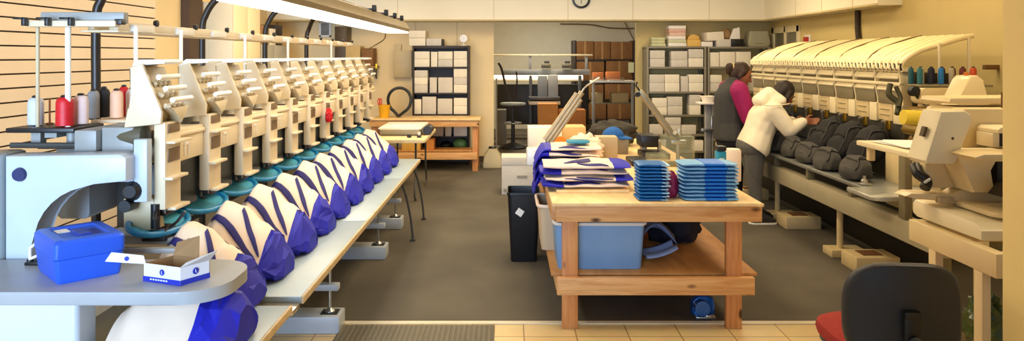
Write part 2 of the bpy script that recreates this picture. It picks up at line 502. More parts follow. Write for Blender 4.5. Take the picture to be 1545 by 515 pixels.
# ---- C shaped end frame facing the entrance
pts = [(-1.945, 1.243), (-1.5, 1.25), (-1.478, 1.235), (-1.478, 1.145), (-1.55, 1.14)]
for k in range(9):
    a = PI / 2 + (PI / 2) * k / 8
    pts.append((-1.60 + 0.243 * math.cos(a), 0.90 + 0.235 * math.sin(a)))
pts += [(-1.843, 0.55), (-1.945, 0.55)]
MB().prism(pts, 'Y', 2.86, 2.98, 0.008).build('end_frame', m_bluegrey, lm)
MB().prism(rrect(-2.09, -1.95, 2.84, 3.02, 0.035), 'Z', 0.0, 1.25, 0.012).build('end_column', M('end_column_grey', (146, 156, 158), 0.4), lm)
MB().box(-1.945, -1.843, 2.87, 2.97, 0.0, 0.56, 0.004).build('end_leg', m_bluegrey, lm)
mb = MB(); mb.lathe([(0.0005, -0.012), (0.024, -0.012), (0.028, 0.0)], (-1.888, 2.86, 1.172), 24, 'Y'); mb.build('navy_cap', M('navy_cap', (38, 44, 92), 0.35), lm)
MB().prism(rrect(-1.985, -1.84, 0.915, 1.24, 0.02), 'Y', 3.25, 3.5, 0.01).build('rear_housing', m_bluegrey, lm)
mb = MB(); mb.box(-2.0, -1.3, 3.02, 3.2, 0.86, 0.885, 0.004); mb.box(-1.86, -1.3, 2.9, 2.93, 0.855, 0.875, 0.003)
mb.build('hoop_drive_plate', m_grey, lm)
# ---- bridge beams behind the heads
mb = MB(); mb.box(-1.755, -1.665, 2.99, YE + 0.15, 1.245, 1.33, 0.006); mb.box(-1.66, -1.53, 3.02, YE + 0.12, 1.16, 1.34, 0.006)
mb.build('bridge_beam', m_grey, lm)
MB().box(-1.80, -1.62, 3.4, YE + 0.1, 0.78, 1.16, 0.006).build('hook_beam', m_dgrey, lm)
mb = MB(); mb.tube([(-2.05, 3.05, 1.262), (-1.7, 3.05, 1.262)], 0.012, 8); mb.box(-1.95, -1.76, 3.06, 3.14, 1.245, 1.262, 0.004); mb.build('tie_rod', m_dgrey, lm)
# mechanism at the open end of the first head
mb = MB()
mb.box(-1.57, -1.485, 2.93, 2.97, 1.13, 1.245, 0.006); mb.box(-1.485, -1.43, 2.93, 2.975, 1.05, 1.30, 0.006); mb.box(-1.60, -1.50, 2.95, 3.0, 1.185, 1.20, 0.003)
mb.build('gear_cover', m_bluegrey, lm)
mb = MB(); mb.lathe([(0.0005, -0.05), (0.025, -0.05), (0.04, -0.03), (0.04, 0.03), (0.0005, 0.05)], (-1.49, 2.96, 1.095), 18, 'Y'); mb.lathe([(0.0005, -0.03), (0.024, -0.03), (0.026, 0.02), (0.0005, 0.02)], (-1.515, 2.95, 1.035), 16, 'Y')
mb.build('drive_pulley', m_black, lm)
mb = MB(); mb.lathe([(0.02, -0.07), (0.04, -0.05), (0.05, 0.02), (0.05, 0.05), (0.03, 0.06)], (-1.55, 3.06, 1.30), 20, 'X'); mb.build('motor', M('motor_olive', (96, 88, 68), 0.4), lm)
mb = MB(); mb.prism([(-1.56, 1.05), (-1.44, 1.06), (-1.42, 0.93), (-1.47, 0.88), (-1.56, 0.93)], 'Y', 3.0, 3.06, 0.004); mb.build('take_up_guard', m_tan, lm)
mb = MB(); mb.box(-1.49, -1.39, 3.0, 3.1, 0.875, 0.93, 0.006); mb.cyl((-1.43, 3.0, 0.93), (-1.43, 3.0, 1.03), 0.018, seg=12); mb.tube([(-1.38, 3.02, 0.93), (-1.34, 3.0, 0.96), (-1.31, 3.0, 1.0)], 0.006, 6); mb.build('needle_clamp', m_black, lm)

# ---- one head, then ten copies of it
hp = MB().prism([(-1.53, 1.585), (-1.475, 1.60), (-1.395, 1.405), (-1.40, 1.355), (-1.55, 1.34), (-1.535, 1.42), (-1.512, 1.47)], 'Y', Y0, Y0 + 0.022, 0.008)
head = hp.build('head', m_cream, lm)
OFF[head.name] = OFF[lm.name]
y = Y0
mb = MB().prism([(-1.51, 1.585), (-1.478, 1.585), (-1.41, 1.41), (-1.43, 1.36), (-1.53, 1.345)], 'Y', y + 0.02, y + 0.205, 0.005)
mb.build('tension_base', m_tan, head)
mb = MB(); mb.prism([(-1.505, 1.597), (-1.40, 1.597), (-1.395, 1.607), (-1.40, 1.617), (-1.50, 1.617), (-1.525, 1.60), (-1.53, 1.57), (-1.515, 1.57)], 'Y', y + 0.025, y + 0.2, 0.003)
mb.build('thread_tray', m_white, head)
for (x, z) in ((-1.418, 1.545), (-1.39, 1.498), (-1.362, 1.452)):
    mb = MB(); mb.tube([(x, y + 0.022, z), (x, y + 0.2, z)], 0.0115, 10)
    mb.build('tension_bar', m_white, head)
    mb = MB()
    for k in range(4):
        yy = y + 0.045 + k * 0.042
        mb.lathe([(0.004, 0), (0.013, 0.004), (0.013, 0.01), (0.006, 0.016), (0.014, 0.02), (0.004, 0.03)], (x - 0.045, yy, z - 0.028), 8, 'X')
    mb.build('tension_knobs', m_cream, head)
mb = MB(); mb.prism([(y + 0.03, 1.418), (y + 0.21, 1.418), (y + 0.165, 1.385), (y + 0.135, 1.352), (y + 0.105, 1.385)], 'X', -1.43, -1.372, 0.004); mb.build('chin_bracket', m_tan, head)
# needle case column
MB().box(-1.437, -1.39, y + 0.02, y + 0.165, 1.005, 1.36, 0.005).build('needle_case', m_cream, head)
m_bw = M('brown_window', (122, 100, 74), 0.4)
for q in ((1.315, 1.352), (1.195, 1.25)): MB().box(-1.392, -1.386, y + 0.04, y + 0.147, q[0], q[1], 0.002).build('display_window', m_bw, head)
for q in ((-1.40, -1.355, y + 0.03, y + 0.2, 1.272, 1.282), (-1.40, -1.36, y + 0.02, y + 0.17, 1.125, 1.137), (-1.45, -1.365, y + 0.06, y + 0.2, 0.995, 1.008)): MB().box(*q, 0.003).build('ledge', m_cream, head)
mb = MB(); mb.box(-1.54, -1.415, y + 0.163, y + PITCH + 0.02, 1.175, 1.315, 0.004); mb.box(-1.53, -1.405, y + 0.163, y + PITCH + 0.02, 1.285, 1.30, 0.003); mb.build('back_panel', m_cream, head)
mb = MB(); mb.box(-1.415, -1.412, y + 0.25, y + 0.258, 1.195, 1.25); mb.box(-1.415, -1.412, y + 0.29, y + 0.298, 1.195, 1.25); mb.box(-1.415, -1.412, y + 0.25, y + 0.298, 1.24, 1.252); mb.build('thread_clip', m_white, head)
mb = MB(); mb.box(-1.462, -1.447, y + 0.163, y + PITCH + 0.02, 0.96, 1.18); mb.build('opening_shade', M('dark_green_shade', (40, 44, 42), 0.3), head)  # dark sheet that paints the shade inside the head's opening
MB().box(-1.475, -1.40, y + 0.05, y + 0.14, 0.975, 1.005, 0.004).build('needle_plate', m_black, head)
mb = MB(); mb.tube([(-1.42, y + 0.0, 1.0), (-1.40, y - 0.05, 0.985), (-1.37, y - 0.08, 0.99)], 0.007, 6)
mb.build('presser_foot', m_black, head)
mb = MB()
for k in range(5): mb.cyl((-1.405, y + 0.05 + k * 0.02, 1.01), (-1.405, y + 0.05 + k * 0.02, 0.985), 0.003, seg=6)
mb.build('needles', m_steel, head)
mb = MB(); mb.tube([(-1.62, y + 0.1, 0.895), (-1.50, y + 0.1, 0.892)], 0.022, 14); mb.build('sewing_arm', m_white, head)
for i in range(1, NH):
    dup_part(head, (0, i * PITCH, 0))

# ---- thread stand: trays, rods and guide rail
MB().box(-2.06, -1.78, 3.03, 3.26, 1.315, 1.335, 0.004).build('cone_tray', m_black, lm)
MB().box(-1.86, -1.62, 3.3, YE + 0.1, 1.332, 1.345, 0.003).build('cone_shelf', M('peach_shelf', (232, 204, 168), 0.5), lm)
mb = MB(); mb.box(-2.0, -1.96, 3.1, 3.14, 1.245, 1.315); mb.cyl((-1.84, 3.12, 1.26), (-1.84, 3.12, 1.315), 0.02, seg=12); mb.box(-1.93, -1.88, 3.08, 3.16, 1.29, 1.315); mb.build('tray_support', m_grey, lm)
mb = MB(); mb.cyl((-1.965, 3.09, 1.33), (-1.965, 3.09, 1.765), 0.008, seg=10); mb.build('stand_rod', m_tan, lm)
mb = MB(); mb.cyl((-1.838, 3.09, 1.33), (-1.838, 3.09, 1.765), 0.0115, seg=12); mb.build('stand_rod', m_white, lm)
for i in range(0, NH, 1):
    yy = Y0 + 0.2 + i * PITCH
    if i in (0, 1, 3, 5, 8): 
        mb = MB(); mb.cyl((-1.6, yy, 1.34), (-1.6, yy, 1.76), 0.009, seg=8); mb.build('stand_rod', m_white, lm)
# cross guide at the near end: grey bar with three black hooks
mb = MB(); mb.box(-1.955, -1.605, 3.09, 3.13, 1.768, 1.815, 0.004); mb.build('guide_bar', m_grey, lm)
MB().box(-1.99, -1.62, 3.05, 3.09, 1.752, 1.778, 0.004).build('guide_rail', m_cream, lm)
for x in (-1.99, -1.895, -1.80):
    mb = MB(); mb.box(x - 0.035, x + 0.012, 3.02, 3.05, 1.782, 1.79, 0.002); mb.box(x - 0.0, x + 0.014, 3.02, 3.05, 1.755, 1.79, 0.002); mb.build('thread_hook', m_black, lm)
mb = MB(); mb.box(-1.63, -1.60, 3.06, 3.1, 1.762, 1.785, 0.003); mb.build('end_cap', m_black, lm)
# long guide rail along all heads, with a joint block at every head
mb = MB(); mb.box(-1.82, -1.66, 3.15, YE + 0.05, 1.733, 1.742, 0.002); mb.box(-1.70, -1.66, 3.15, YE + 0.05, 1.742, 1.775, 0.003); mb.box(-1.82, -1.79, 3.2, YE + 0.05, 1.742, 1.79, 0.003)
mb.build('guide_rail', m_cream, lm)
for i in range(NH + 1):
    yy = 3.25 + i * PITCH
    if yy > YE: break
    mb = MB(); mb.box(-1.665, -1.645, yy, yy + 0.2, 1.738, 1.772, 0.004); mb.tube([(-1.74, yy + 0.02, 1.76), (-1.70, yy + 0.2, 1.765), (-1.70, yy + 0.38, 1.76)], 0.012, 6); mb.build('thread_block', m_white, lm)
    mb = MB(); mb.lathe([(0.0005, -0.01), (0.014, -0.008), (0.016, 0.008), (0.0005, 0.012)], (-1.66, yy + 0.24, 1.785), 12, 'X'); mb.build('guide_hook', m_black, lm)

# ---- thread cones on the near tray
def cone(px, d, ybase, ytop, r, mat, label, z=None):
    b = at(px, ybase, d)
    if z is not None: b.z = z
    h = (ybase - ytop) * d / F
    t = thing('thread_cone', label, 'thread cone', (b.x, d, b.z), 'thread cones at the end of the left machine')
    mb = MB(); mb.lathe([(0.3 * r, 0.0), (r, 0.004), (r * 0.98, h * 0.8), (r * 0.9, h * 0.92), (r * 0.62, h * 0.99), (r * 0.45, h)], b, 24); mb.build('thread', mat, t)
    mb = MB(); mb.lathe([(0.3 * r, h), (0.5 * r, h + 0.001), (0.42 * r, h + 0.008), (0.2 * r, h + 0.01)], b, 16); mb.build('cone_tip', m_black, t)
    return t
ZT, ZS = 1.336, 1.346
cone(54, 3.14, 184, 142, 0.031, m_greyth, 'silver grey thread cone on the black tray, nearest the slatted wall', ZT)
cone(98, 3.10, 184, 140, 0.035, m_red, 'red thread cone standing on the black tray before the white rod', ZT)
cone(122, 3.18, 184, 140, 0.030, m_pink, 'pale pink thread cone directly beside the big red cone', ZT)
cone(141, 3.36, 180, 138, 0.026, M('grey_thread', (150, 150, 150), 0.6), 'mid grey thread cone between the pale pink and the black cone', ZS)
cone(157, 3.42, 180, 136, 0.026, m_blackth, 'black thread cone on the shelf behind the end frame', ZS)
cone(176, 3.38, 180, 138, 0.028, m_peach, 'peach thread cone on the shelf beside the black cone', ZS)
cone(187, 3.52, 178, 134, 0.024, m_red, 'red thread cone half hidden behind the peach cone', ZS)
cone(200, 3.50, 178, 137, 0.029, M('rose_white_thread', (246, 222, 214), 0.6, var=0.04, scale=40), 'rosy white thread cone next to the first head plate', ZS)
mb = MB(); p = at(75, 180, 3.2)
mb.cyl((p.x, 3.2, ZT), (p.x, 3.2, ZT + 0.11), 0.004, seg=8); mb.lathe([(0.016, ZT), (0.016, ZT + 0.005), (0.004, ZT + 0.008)], (p.x, 3.2, 0), 12)
tag(mb.build('cone_pin', M('copper_pin', (150, 90, 50), 0.4, metal=0.6)), 'empty copper coloured cone pin on the black tray between the silver and red cones', 'cone pin')

# ---- fluorescent work light carried by curved black posts
wl = thing('work_light', 'long fluorescent work light on curved black posts over the left machine', 'work light', (-1.6, 5.2, 0))
LY0, LY1 = 3.0, 7.22
mb = MB(); mb.prism([(-1.19, 1.868), (-0.965, 1.868), (-0.955, 1.895), (-0.99, 1.955), (-1.05, 1.985), (-1.12, 1.985), (-1.18, 1.955), (-1.205, 1.895)], 'Y', LY0, LY1, 0.006); mb.build('reflector', M('fixture_housing', (150, 136, 108), 0.4, metal=0.3), wl)
MB().box(-1.188, -0.967, LY0 + 0.01, LY1 - 0.012, 1.856, 1.868, 0.004).build('tube', m_emit, wl)
for y in (5.6, 6.15, 6.62, 7.05):
    mb = MB(); mb.box(-1.03, -1.0, y, y + 0.05, 1.97, 2.02, 0.005); mb.box(-1.11, -1.03, y + 0.01, y + 0.04, 1.985, 1.995); mb.build('clamp', m_black, wl)
for y in (3.86, 5.2, 6.55, 7.9):
    yy = min(y, 7.1)
    pts = [(-2.15, y, 0.0), (-2.15, y, 1.3), (-2.15, y, 1.80), (-2.125, y, 1.92), (-2.06, y + (yy - y) * 0.1, 2.02), (-1.95, y + (yy - y) * 0.3, 2.09), (-1.8, y + (yy - y) * 0.55, 2.12), (-1.55, y + (yy - y) * 0.8, 2.11), (-1.3, yy, 2.05), (-1.085, yy, 1.975)]
    mb = MB(); mb.tube(spl(pts, 6), 0.023, 12); mb.lathe([(0.07, 0), (0.07, 0.012), (0.03, 0.02)], (-2.15, y, 0), 20); mb.build('post', M('post_black', (34, 28, 22), 0.4), wl)
mb = MB(); mb.tube(spl([(-1.19, 7.2, 1.87), (-1.22, 7.3, 1.80), (-1.35, 7.5, 1.74), (-1.5, 7.9, 1.70)], 6), 0.006, 6); mb.build('power_cord', M('cord_brown', (96, 78, 46), 0.6), wl)

# ================================================================ BAGS CLAMPED ALONG THE MACHINE
def bag_surface(seed, cx, cy, zb, low=False, sc=1.0, flat=False, keysT=None, keysB=None, keysW=None, x0=-0.50, x1=0.0, amp=0.012, ridge=False):
    rnd = random.Random(seed)
    so = Vector((rnd.uniform(0, 50), rnd.uniform(0, 50), rnd.uniform(0, 50)))
    hw = rnd.uniform(0.97, 1.03)
    def f(u, v, o=0.0):
        a = 2 * PI * v
        T = lerpk(keysT, u); B = lerpk(keysB, u); W = lerpk(keysW, u) * hw + o
        T += o; B -= o * 0.2
        ca, sa = math.cos(a), math.sin(a)
        yy = W * math.copysign(abs(ca) ** 0.75, ca)
        if sa >= 0: zz = (T + B) / 2 - (T - B) * 0.18 + (T - B) * 0.68 * (1 - abs(ca) ** 1.35) if ridge else (T + B) / 2 + (T - B) / 2 * sa ** 1.15
        else: zz = (T + B) / 2 - (T - B) * 0.18 - (T - B) * 0.32 * abs(sa) ** 0.7 if ridge else (T + B) / 2 - (T - B) / 2 * abs(sa) ** 0.7
        p = Vector((cx + x0 + (x1 - x0) * u, cy + yy, zz))
        n = noise.noise_vector(p * 5.0 + so) * amp + noise.noise_vector(p * 12.0 + so) * amp * 0.4
        w = min(1.0, max(0.0, (zz - B) / 0.06))
        p += Vector((n.x * 0.6, n.y * 0.3, n.z * w))
        return p
    return f

def tote(i, cx, cy, label, kT, kB, kW, mats=(None, None, None), group='bags clamped on the left machine', ue=0.74, x0=-0.5, x1=0.0, name='tote_bag', stripes=True, facet=0.010, amp=0.012):
    body_m, base_m, strap_m = mats
    f = bag_surface(i, cx, cy, 0, keysT=kT, keysB=kB, keysW=kW, x0=x0, x1=x1, amp=amp, ridge=True)
    z = min(v for _, v in kB)
    t = thing(name, label, 'bag', (cx + (x0 + x1) / 2, cy, z), group)
    # canvas body: the seam towards the base dips along the sides
    um = lambda v: ue + 0.05 * math.cos(2 * PI * (v - 0.36)) - 0.02
    mb = MB(); mb.grid(lambda u, v: f(u * um(v), v), 22, 40, wrapv=True); mb.build('canvas_body', body_m, t, auto=70)
    # nylon base: coarse crumpled facets
    rnd = random.Random(i * 7 + 3)
    jit = {}
    nu, nv = 6, 16
    def g(u, v):
        k = (round(u * nu), round(v * nv) % nv)
        if k not in jit: jit[k] = (rnd.uniform(-1, 1), rnd.uniform(-1, 1), rnd.uniform(-1, 1))
        j = jit[k]
        e = 0.0 if k[0] == 0 else 1.0
        uu = um(v) + (1 - um(v)) * u
        p = f(min(1, uu + j[0] * 0.025 * e * (k[0] < nu)), v + j[1] * 0.015 * e, 0.004)
        q = Vector(p)
        dz = j[2] * facet * e
        zb = lerpk(kB, min(1, uu))
        q.z = max(zb, q.z + dz)
        q.x += j[0] * facet * 0.5 * e
        return q
    mb = MB(); mb.grid(g, nu, nv, wrapv=True, capu=False)
    mb.bm.faces.new(list(mb.bm.verts)[-nv:])
    bmesh.ops.triangulate(mb.bm, faces=mb.bm.faces[:])
    mb.build('nylon_base', base_m, t, auto=14)
    if stripes:
        def strap(u0, v0, u1, v1, w0, w1, n=18, bow=0.0):
            def s(a, b):
                u = u0 + (u1 - u0) * a; v = v0 + (v1 - v0) * a + bow * math.sin(PI * a)
                w = (w0 + (w1 - w0) * a) * math.sin(PI * min(1, max(0, 0.12 + 0.88 * a)))**0.5
                return f(min(u, um(v) + 0.01), v + (b - 0.5) * w, 0.005)
            mb = MB(); mb.grid(s, n, 4); o = mb.build('strap', strap_m, t, solid=0.003); return o
        strap(0.03, 0.335, 0.72, 0.405, 0.035, 0.04, bow=-0.012)
        strap(0.40, 0.265, 0.75, 0.385, 0.025, 0.04, bow=-0.01)
        strap(0.30, 0.10, 0.68, 0.20, 0.04, 0.04, bow=0.01)
    return t

kT = [(0, 0.87), (0.14, 0.935), (0.35, 0.915), (0.6, 0.835), (0.85, 0.775), (1, 0.67)]
kB = [(0, 0.80), (0.2, 0.72), (0.45, 0.625), (0.65, 0.585), (1, 0.583)]
kW = [(0, 0.15), (0.15, 0.195), (0.4, 0.207), (0.8, 0.205), (0.93, 0.17), (1, 0.10)]
for i in range(10):
    y = 3.12 + i * PITCH
    lab = f'cream and blue tote bag on the left machine, {ORD[i]} from the grey control table'
    if i == 9: lab = 'cream and blue tote bag at the far end of the left machine row'
    tote(i + 11, -1.055, y, lab, kT, kB, kW, (m_canvas, m_royal, m_navy), x0=-0.345)
kT0 = [(0, 0.70), (0.2, 0.775), (0.6, 0.78), (0.85, 0.77), (1, 0.72)]
kB0 = [(0, 0.60), (0.3, 0.585), (1, 0.583)]
kW0 = [(0, 0.16), (0.2, 0.19), (0.8, 0.19), (0.93, 0.16), (1, 0.10)]
tote(5, -0.955, 2.71, 'cream and blue tote bag lying under the grey control table', kT0, kB0, kW0, (m_canvas, m_royal, m_navy), stripes=False, ue=0.66, x0=-0.44)

h0 = thing('embroidery_hoop', 'teal blue embroidery hoop on the left machine, first from the control table', 'hoop', (-1.36, 3.12, 0.885), 'blue hoops along the left machine')
mb = MB()
HX, HY = -1.47, 3.12
mb.tube([(HX + 0.085 * math.cos(a), HY + 0.20 * math.sin(a), 0.93 - 0.0255 * math.cos(a)) for a in [2 * PI * k / 32 for k in range(32)]], 0.013, 10, closed=True)
mb.build('ring', m_hoop, h0)
mb = MB(); mb.lathe([(0.0005, 0.90), (0.095, 0.90), (0.098, 0.893), (0.0005, 0.89)], (0, 0, 0), 32)
for v in mb.bm.verts: v.co = Vector((HX + v.co.x * 0.8, HY + v.co.y * 2.0, v.co.z + 0.026 - 0.26 * v.co.x))
mb.build('backing', m_hoop2, h0)
for i in range(1, NH - 1):
    dup(h0, (0, i * PITCH, 0), f'teal blue embroidery hoop on the left machine, {ORD[i]} from the control table')
# ================================================================ GREY CONTROL TABLE AND WHAT STANDS ON IT
ct = thing('control_table', 'pale grey round cornered table at the end of the left machine', 'table', (-1.7, 2.6, 0))
CTZ = 0.85
mb = MB(); mb.prism(rrect(-2.62, -0.955, 2.44, 2.835, 0.15, (0, 1, 1, 0), 10), 'Z', CTZ - 0.044, CTZ, 0.006); mb.build('tabletop', M('grey_table_laminate', (168, 172, 176), 0.4, var=0.04, scale=5), ct)
mb = MB(); mb.prism(rrect(-2.60, -1.45, 2.49, 2.60, 0.02, (0, 1, 0, 0), 5), 'Z', 0.0, CTZ - 0.044, 0.004); mb.build('side_panel', M('side_panel_grey', (206, 212, 220), 0.4, var=0.03), ct)

# blue storage box
bx0 = at(120, 418, 2.58); bx0.z = CTZ
sb = thing('storage_box', 'royal blue lidded plastic box on the grey control table', 'box', (-1.49, 2.62, CTZ))
sb.rotation_euler = (0, 0, 0)
RZ = math.radians(45)
def sbp(x, y): 
    return (-1.551 + x * math.cos(RZ) - y * math.sin(RZ), 2.675 + x * math.sin(RZ) + y * math.cos(RZ))
def loft(mb, levels, c, n=6):
    rings = []
    for (hx, hy, z, r) in levels:
        rings.append([mb.bm.verts.new(Vector((*c(px, py), z))) for px, py in rrect(-hx, hx, -hy, hy, r, n=n)])
    for a, b in zip(rings, rings[1:]):
        for k in range(len(a)):
            mb.bm.faces.new((a[k], a[(k + 1) % len(a)], b[(k + 1) % len(a)], b[k]))
    mb.bm.faces.new(rings[0][::-1]); mb.bm.faces.new(rings[-1])
mb = MB(); loft(mb, [(0.098, 0.126, CTZ, 0.012), (0.102, 0.130, CTZ + 0.01, 0.014), (0.110, 0.138, CTZ + 0.082, 0.016), (0.108, 0.136, CTZ + 0.084, 0.016)], sbp); mb.build('box_body', m_royal_box, sb)
mb = MB(); loft(mb, [(0.110, 0.138, CTZ + 0.085, 0.016), (0.113, 0.14, CTZ + 0.088, 0.016), (0.113, 0.141, CTZ + 0.138, 0.018), (0.104, 0.132, CTZ + 0.148, 0.018), (0.075, 0.098, CTZ + 0.149, 0.008), (0.070, 0.093, CTZ + 0.142, 0.008)], sbp); lid = mb.build('lid', m_royal_box, sb)
def on_lid(name, x0, x1, y0, y1, z0, z1, mat):
    mb = MB(); loft(mb, [((x1 - x0) / 2, (y1 - y0) / 2, CTZ + z0, 0.003), ((x1 - x0) / 2, (y1 - y0) / 2, CTZ + z1, 0.003)], lambda a, b: sbp(a + (x0 + x1) / 2, b + (y0 + y1) / 2)); return mb.build(name, mat, lid)
on_lid('label_sticker', -0.062, -0.02, 0.03, 0.085, 0.142, 0.1445, m_paper)
on_lid('handle', -0.02, 0.02, -0.08, 0.02, 0.142, 0.153, m_dkblue_box)
on_lid('handle_recess', 0.022, 0.06, -0.085, 0.03, 0.142, 0.1435, M('lid_recess', (32, 44, 140), 0.5))

# white open carton with round blue emblems
tb = thing('parts_carton', 'open white and blue carton with a flap folded out on the grey control table', 'carton', (-1.06, 2.6, CTZ))
m_cartw = M('white_print_card', (232, 236, 246), 0.5, var=0.02)
m_cartb = M('blue_print_card', (36, 52, 176), 0.45, var=0.03)
P0 = Vector((-1.265, 2.565, 0)); P1 = Vector((-1.11, 2.506, 0)); P2 = Vector((-1.049, 2.604, 0)); P3 = P0 + (P2 - P1)
cen = (P0 + P1 + P2 + P3) / 4
H = 0.062
def wall(a, b, z0, z1, mat, name, th=0.003, lean=0.0):
    mb = MB(); d = (b - a).normalized(); nrm = Vector((d.y, -d.x, 0))
    if (a - cen).dot(nrm) < 0: nrm = -nrm
    vs = []
    for o in (0, -th):
        for (p, z) in ((a, z0), (b, z0), (b, z1), (a, z1)):
            q = p + nrm * (o + (lean * (z - z0))); vs.append(mb.bm.verts.new((q.x, q.y, CTZ + z)))
    for q in ((0, 1, 2, 3), (7, 6, 5, 4), (0, 4, 5, 1), (1, 5, 6, 2), (2, 6, 7, 3), (3, 7, 4, 0)): mb.bm.faces.new([vs[k] for k in q])
    return mb.build(name, mat, tb, smooth=False), nrm
w1, n1 = wall(P0, P1, 0.0, H, m_cartw, 'front_wall')
w2, n2 = wall(P1, P2, 0.0, H, m_cartw, 'side_wall')
wall(P2, P3, 0.0, H, m_card, 'rear_wall'); wall(P3, P0, 0.0, H, m_card, 'side_wall')
mb = MB(); v = [mb.bm.verts.new((p.x, p.y, CTZ + 0.002)) for p in (P0, P1, P2, P3)]; mb.bm.faces.new(v); mb.build('bottom', m_card, tb, solid=0.003)
wall(P0 + n1 * 0.0015, P1 + n1 * 0.0015, 0.0, 0.018, m_cartb, 'blue_band', 0.001); wall(P1 + n2 * 0.0015, P2 + n2 * 0.0015, 0.0, 0.018, m_cartb, 'blue_band', 0.001)
# white line of print on the band
for k in range(7):
    a = P0 + (P1 - P0) * (0.2 + 0.07 * k); wall(a + n1 * 0.0025, a + (P1 - P0) * 0.045 + n1 * 0.0025, 0.008, 0.013, m_cartw, 'print_mark', 0.0005)
def emblem(p, nrm, z, r):
    u = Vector((0, 0, 1)); w = nrm.cross(u)
    mb = MB(); vs = [mb.bm.verts.new(Vector((p.x, p.y, CTZ + z)) + nrm * 0.002 + (u * math.sin(2 * PI * k / 20) + w * math.cos(2 * PI * k / 20)) * r) for k in range(20)]; mb.bm.faces.new(vs)
    e = mb.build('emblem', m_cartb, tb, smooth=False, solid=0.001)
    q = Vector((p.x, p.y, CTZ + z)) + nrm * 0.003
    mb = MB(); mb.tube([q + u * r * 0.5 + w * r * 0.1, q - u * r * 0.35 + w * r * 0.05, q - u * r * 0.45 - w * r * 0.25], 0.0012, 5); mb.build('emblem_mark', m_cartw, e)
emblem(P0 + (P1 - P0) * 0.52, n1, 0.038, 0.0105); emblem(P1 + (P2 - P1) * 0.5, n2, 0.038, 0.0115)
# flaps
def flap(a, b, c, d, mat, name):
    mb = MB(); vs = [mb.bm.verts.new(p) for p in (a, b, c, d)]; mb.bm.faces.new(vs); return mb.build(name, mat, tb, smooth=False, solid=0.0025)
zt = CTZ + H
fl = flap(Vector((P0.x + 0.012, P0.y - 0.006, zt - 0.002)), Vector((P0.x + 0.002, P0.y - 0.001, zt + 0.026)), Vector((P0.x - 0.112, P0.y + 0.004, zt + 0.036)), Vector((P0.x - 0.13, P0.y - 0.004, zt + 0.006)), m_cartw, 'side_flap')
mb = MB(); q = Vector((P0.x - 0.055, P0.y - 0.004, zt + 0.016)); mb.lathe([(0.0005, -0.002), (0.008, -0.002), (0.008, 0), (0.0005, 0)], q, 16, 'Y'); mb.build('emblem', m_cartb, tb)
flap(Vector((P3.x, P3.y, zt)), Vector((P3.x * 0.3 + P2.x * 0.7, P3.y * 0.3 + P2.y * 0.7, zt)), Vector((P3.x * 0.35 + P2.x * 0.65, P3.y * 0.35 + P2.y * 0.65 + 0.02, zt + 0.075)), Vector((P3.x, P3.y + 0.03, zt + 0.04)), m_card, 'rear_flap')
flap(Vector((P1.x, P1.y, zt)), Vector((P2.x, P2.y, zt)), Vector((P2.x + 0.028, P2.y - 0.005, zt + 0.035)), Vector((P1.x * 0.8 + P2.x * 0.2 + 0.0, P1.y * 0.8 + P2.y * 0.2, zt + 0.012)), M('grey_card_inside', (206, 204, 204), 0.6), 'side_flap')
# small metal bobbins lying in the carton
for k, (dx, dy) in enumerate(((0.0, 0.01), (0.022, 0.0), (0.01, 0.028))):
    c = cen + Vector((dx, dy, 0))
    mb = MB(); mb.lathe([(0.004, 0), (0.012, 0.001), (0.012, 0.003), (0.005, 0.004), (0.005, 0.02), (0.012, 0.021), (0.012, 0.023), (0.004, 0.024)], (c.x, c.y, CTZ + 0.005 + (0.0 if k < 2 else 0.0)), 16)
    tag(mb.build('bobbin', m_steel), 'small steel bobbin lying inside the open white carton', 'bobbin', 'bobbins in the white carton')
# white bent clamp behind the blue box
cl = thing('snap_clamp', 'white bent handle clamp on a small dark base left of the blue box', 'clamp', (-1.76, 2.78, CTZ))
mb = MB(); mb.box(-1.80, -1.72, 2.75, 2.79, CTZ, CTZ + 0.012, 0.003); mb.lathe([(0.0005, CTZ + 0.012), (0.012, CTZ + 0.012), (0.010, CTZ + 0.02), (0.0005, CTZ + 0.02)], (-1.79, 2.77, 0), 12); mb.build('base', m_black, cl)
mb = MB(); mb.tube([(-1.79, 2.77, CTZ + 0.018), (-1.79, 2.77, CTZ + 0.06), (-1.765, 2.785, CTZ + 0.085), (-1.735, 2.8, CTZ + 0.09)], 0.006, 8); mb.tube([(-1.79, 2.765, CTZ + 0.02), (-1.755, 2.77, CTZ + 0.035), (-1.73, 2.77, CTZ + 0.015)], 0.006, 8); mb.build('handle', m_white, cl)

# ribbed floor mat
mt = thing('floor_mat', 'ribbed grey rubber mat on the tiles at the carpet edge', 'mat', (-0.53, 4.0, 0))
mb = MB(); mb.box(-1.0, -0.078, 3.2, 4.46, 0.0, 0.008, 0.003); mb.build('mat_base', M('mat_grey', (104, 98, 84), 0.8, var=0.08, scale=30), mt)
mb = MB()
for k in range(30): mb.box(-0.985 + k * 0.03, -0.97 + k * 0.03, 3.22, 4.445, 0.008, 0.011)
rb = mb.build('rib_field', M('mat_rib', (112, 106, 90), 0.8, var=0.08, scale=30), mt)

# ================================================================ RED TASK CHAIR
ch = thing('task_chair', 'swivel task chair with a black shell back and a red seat', 'chair', (1.5, 3.05, 0))
bcx, bcy = 1.47, 2.72
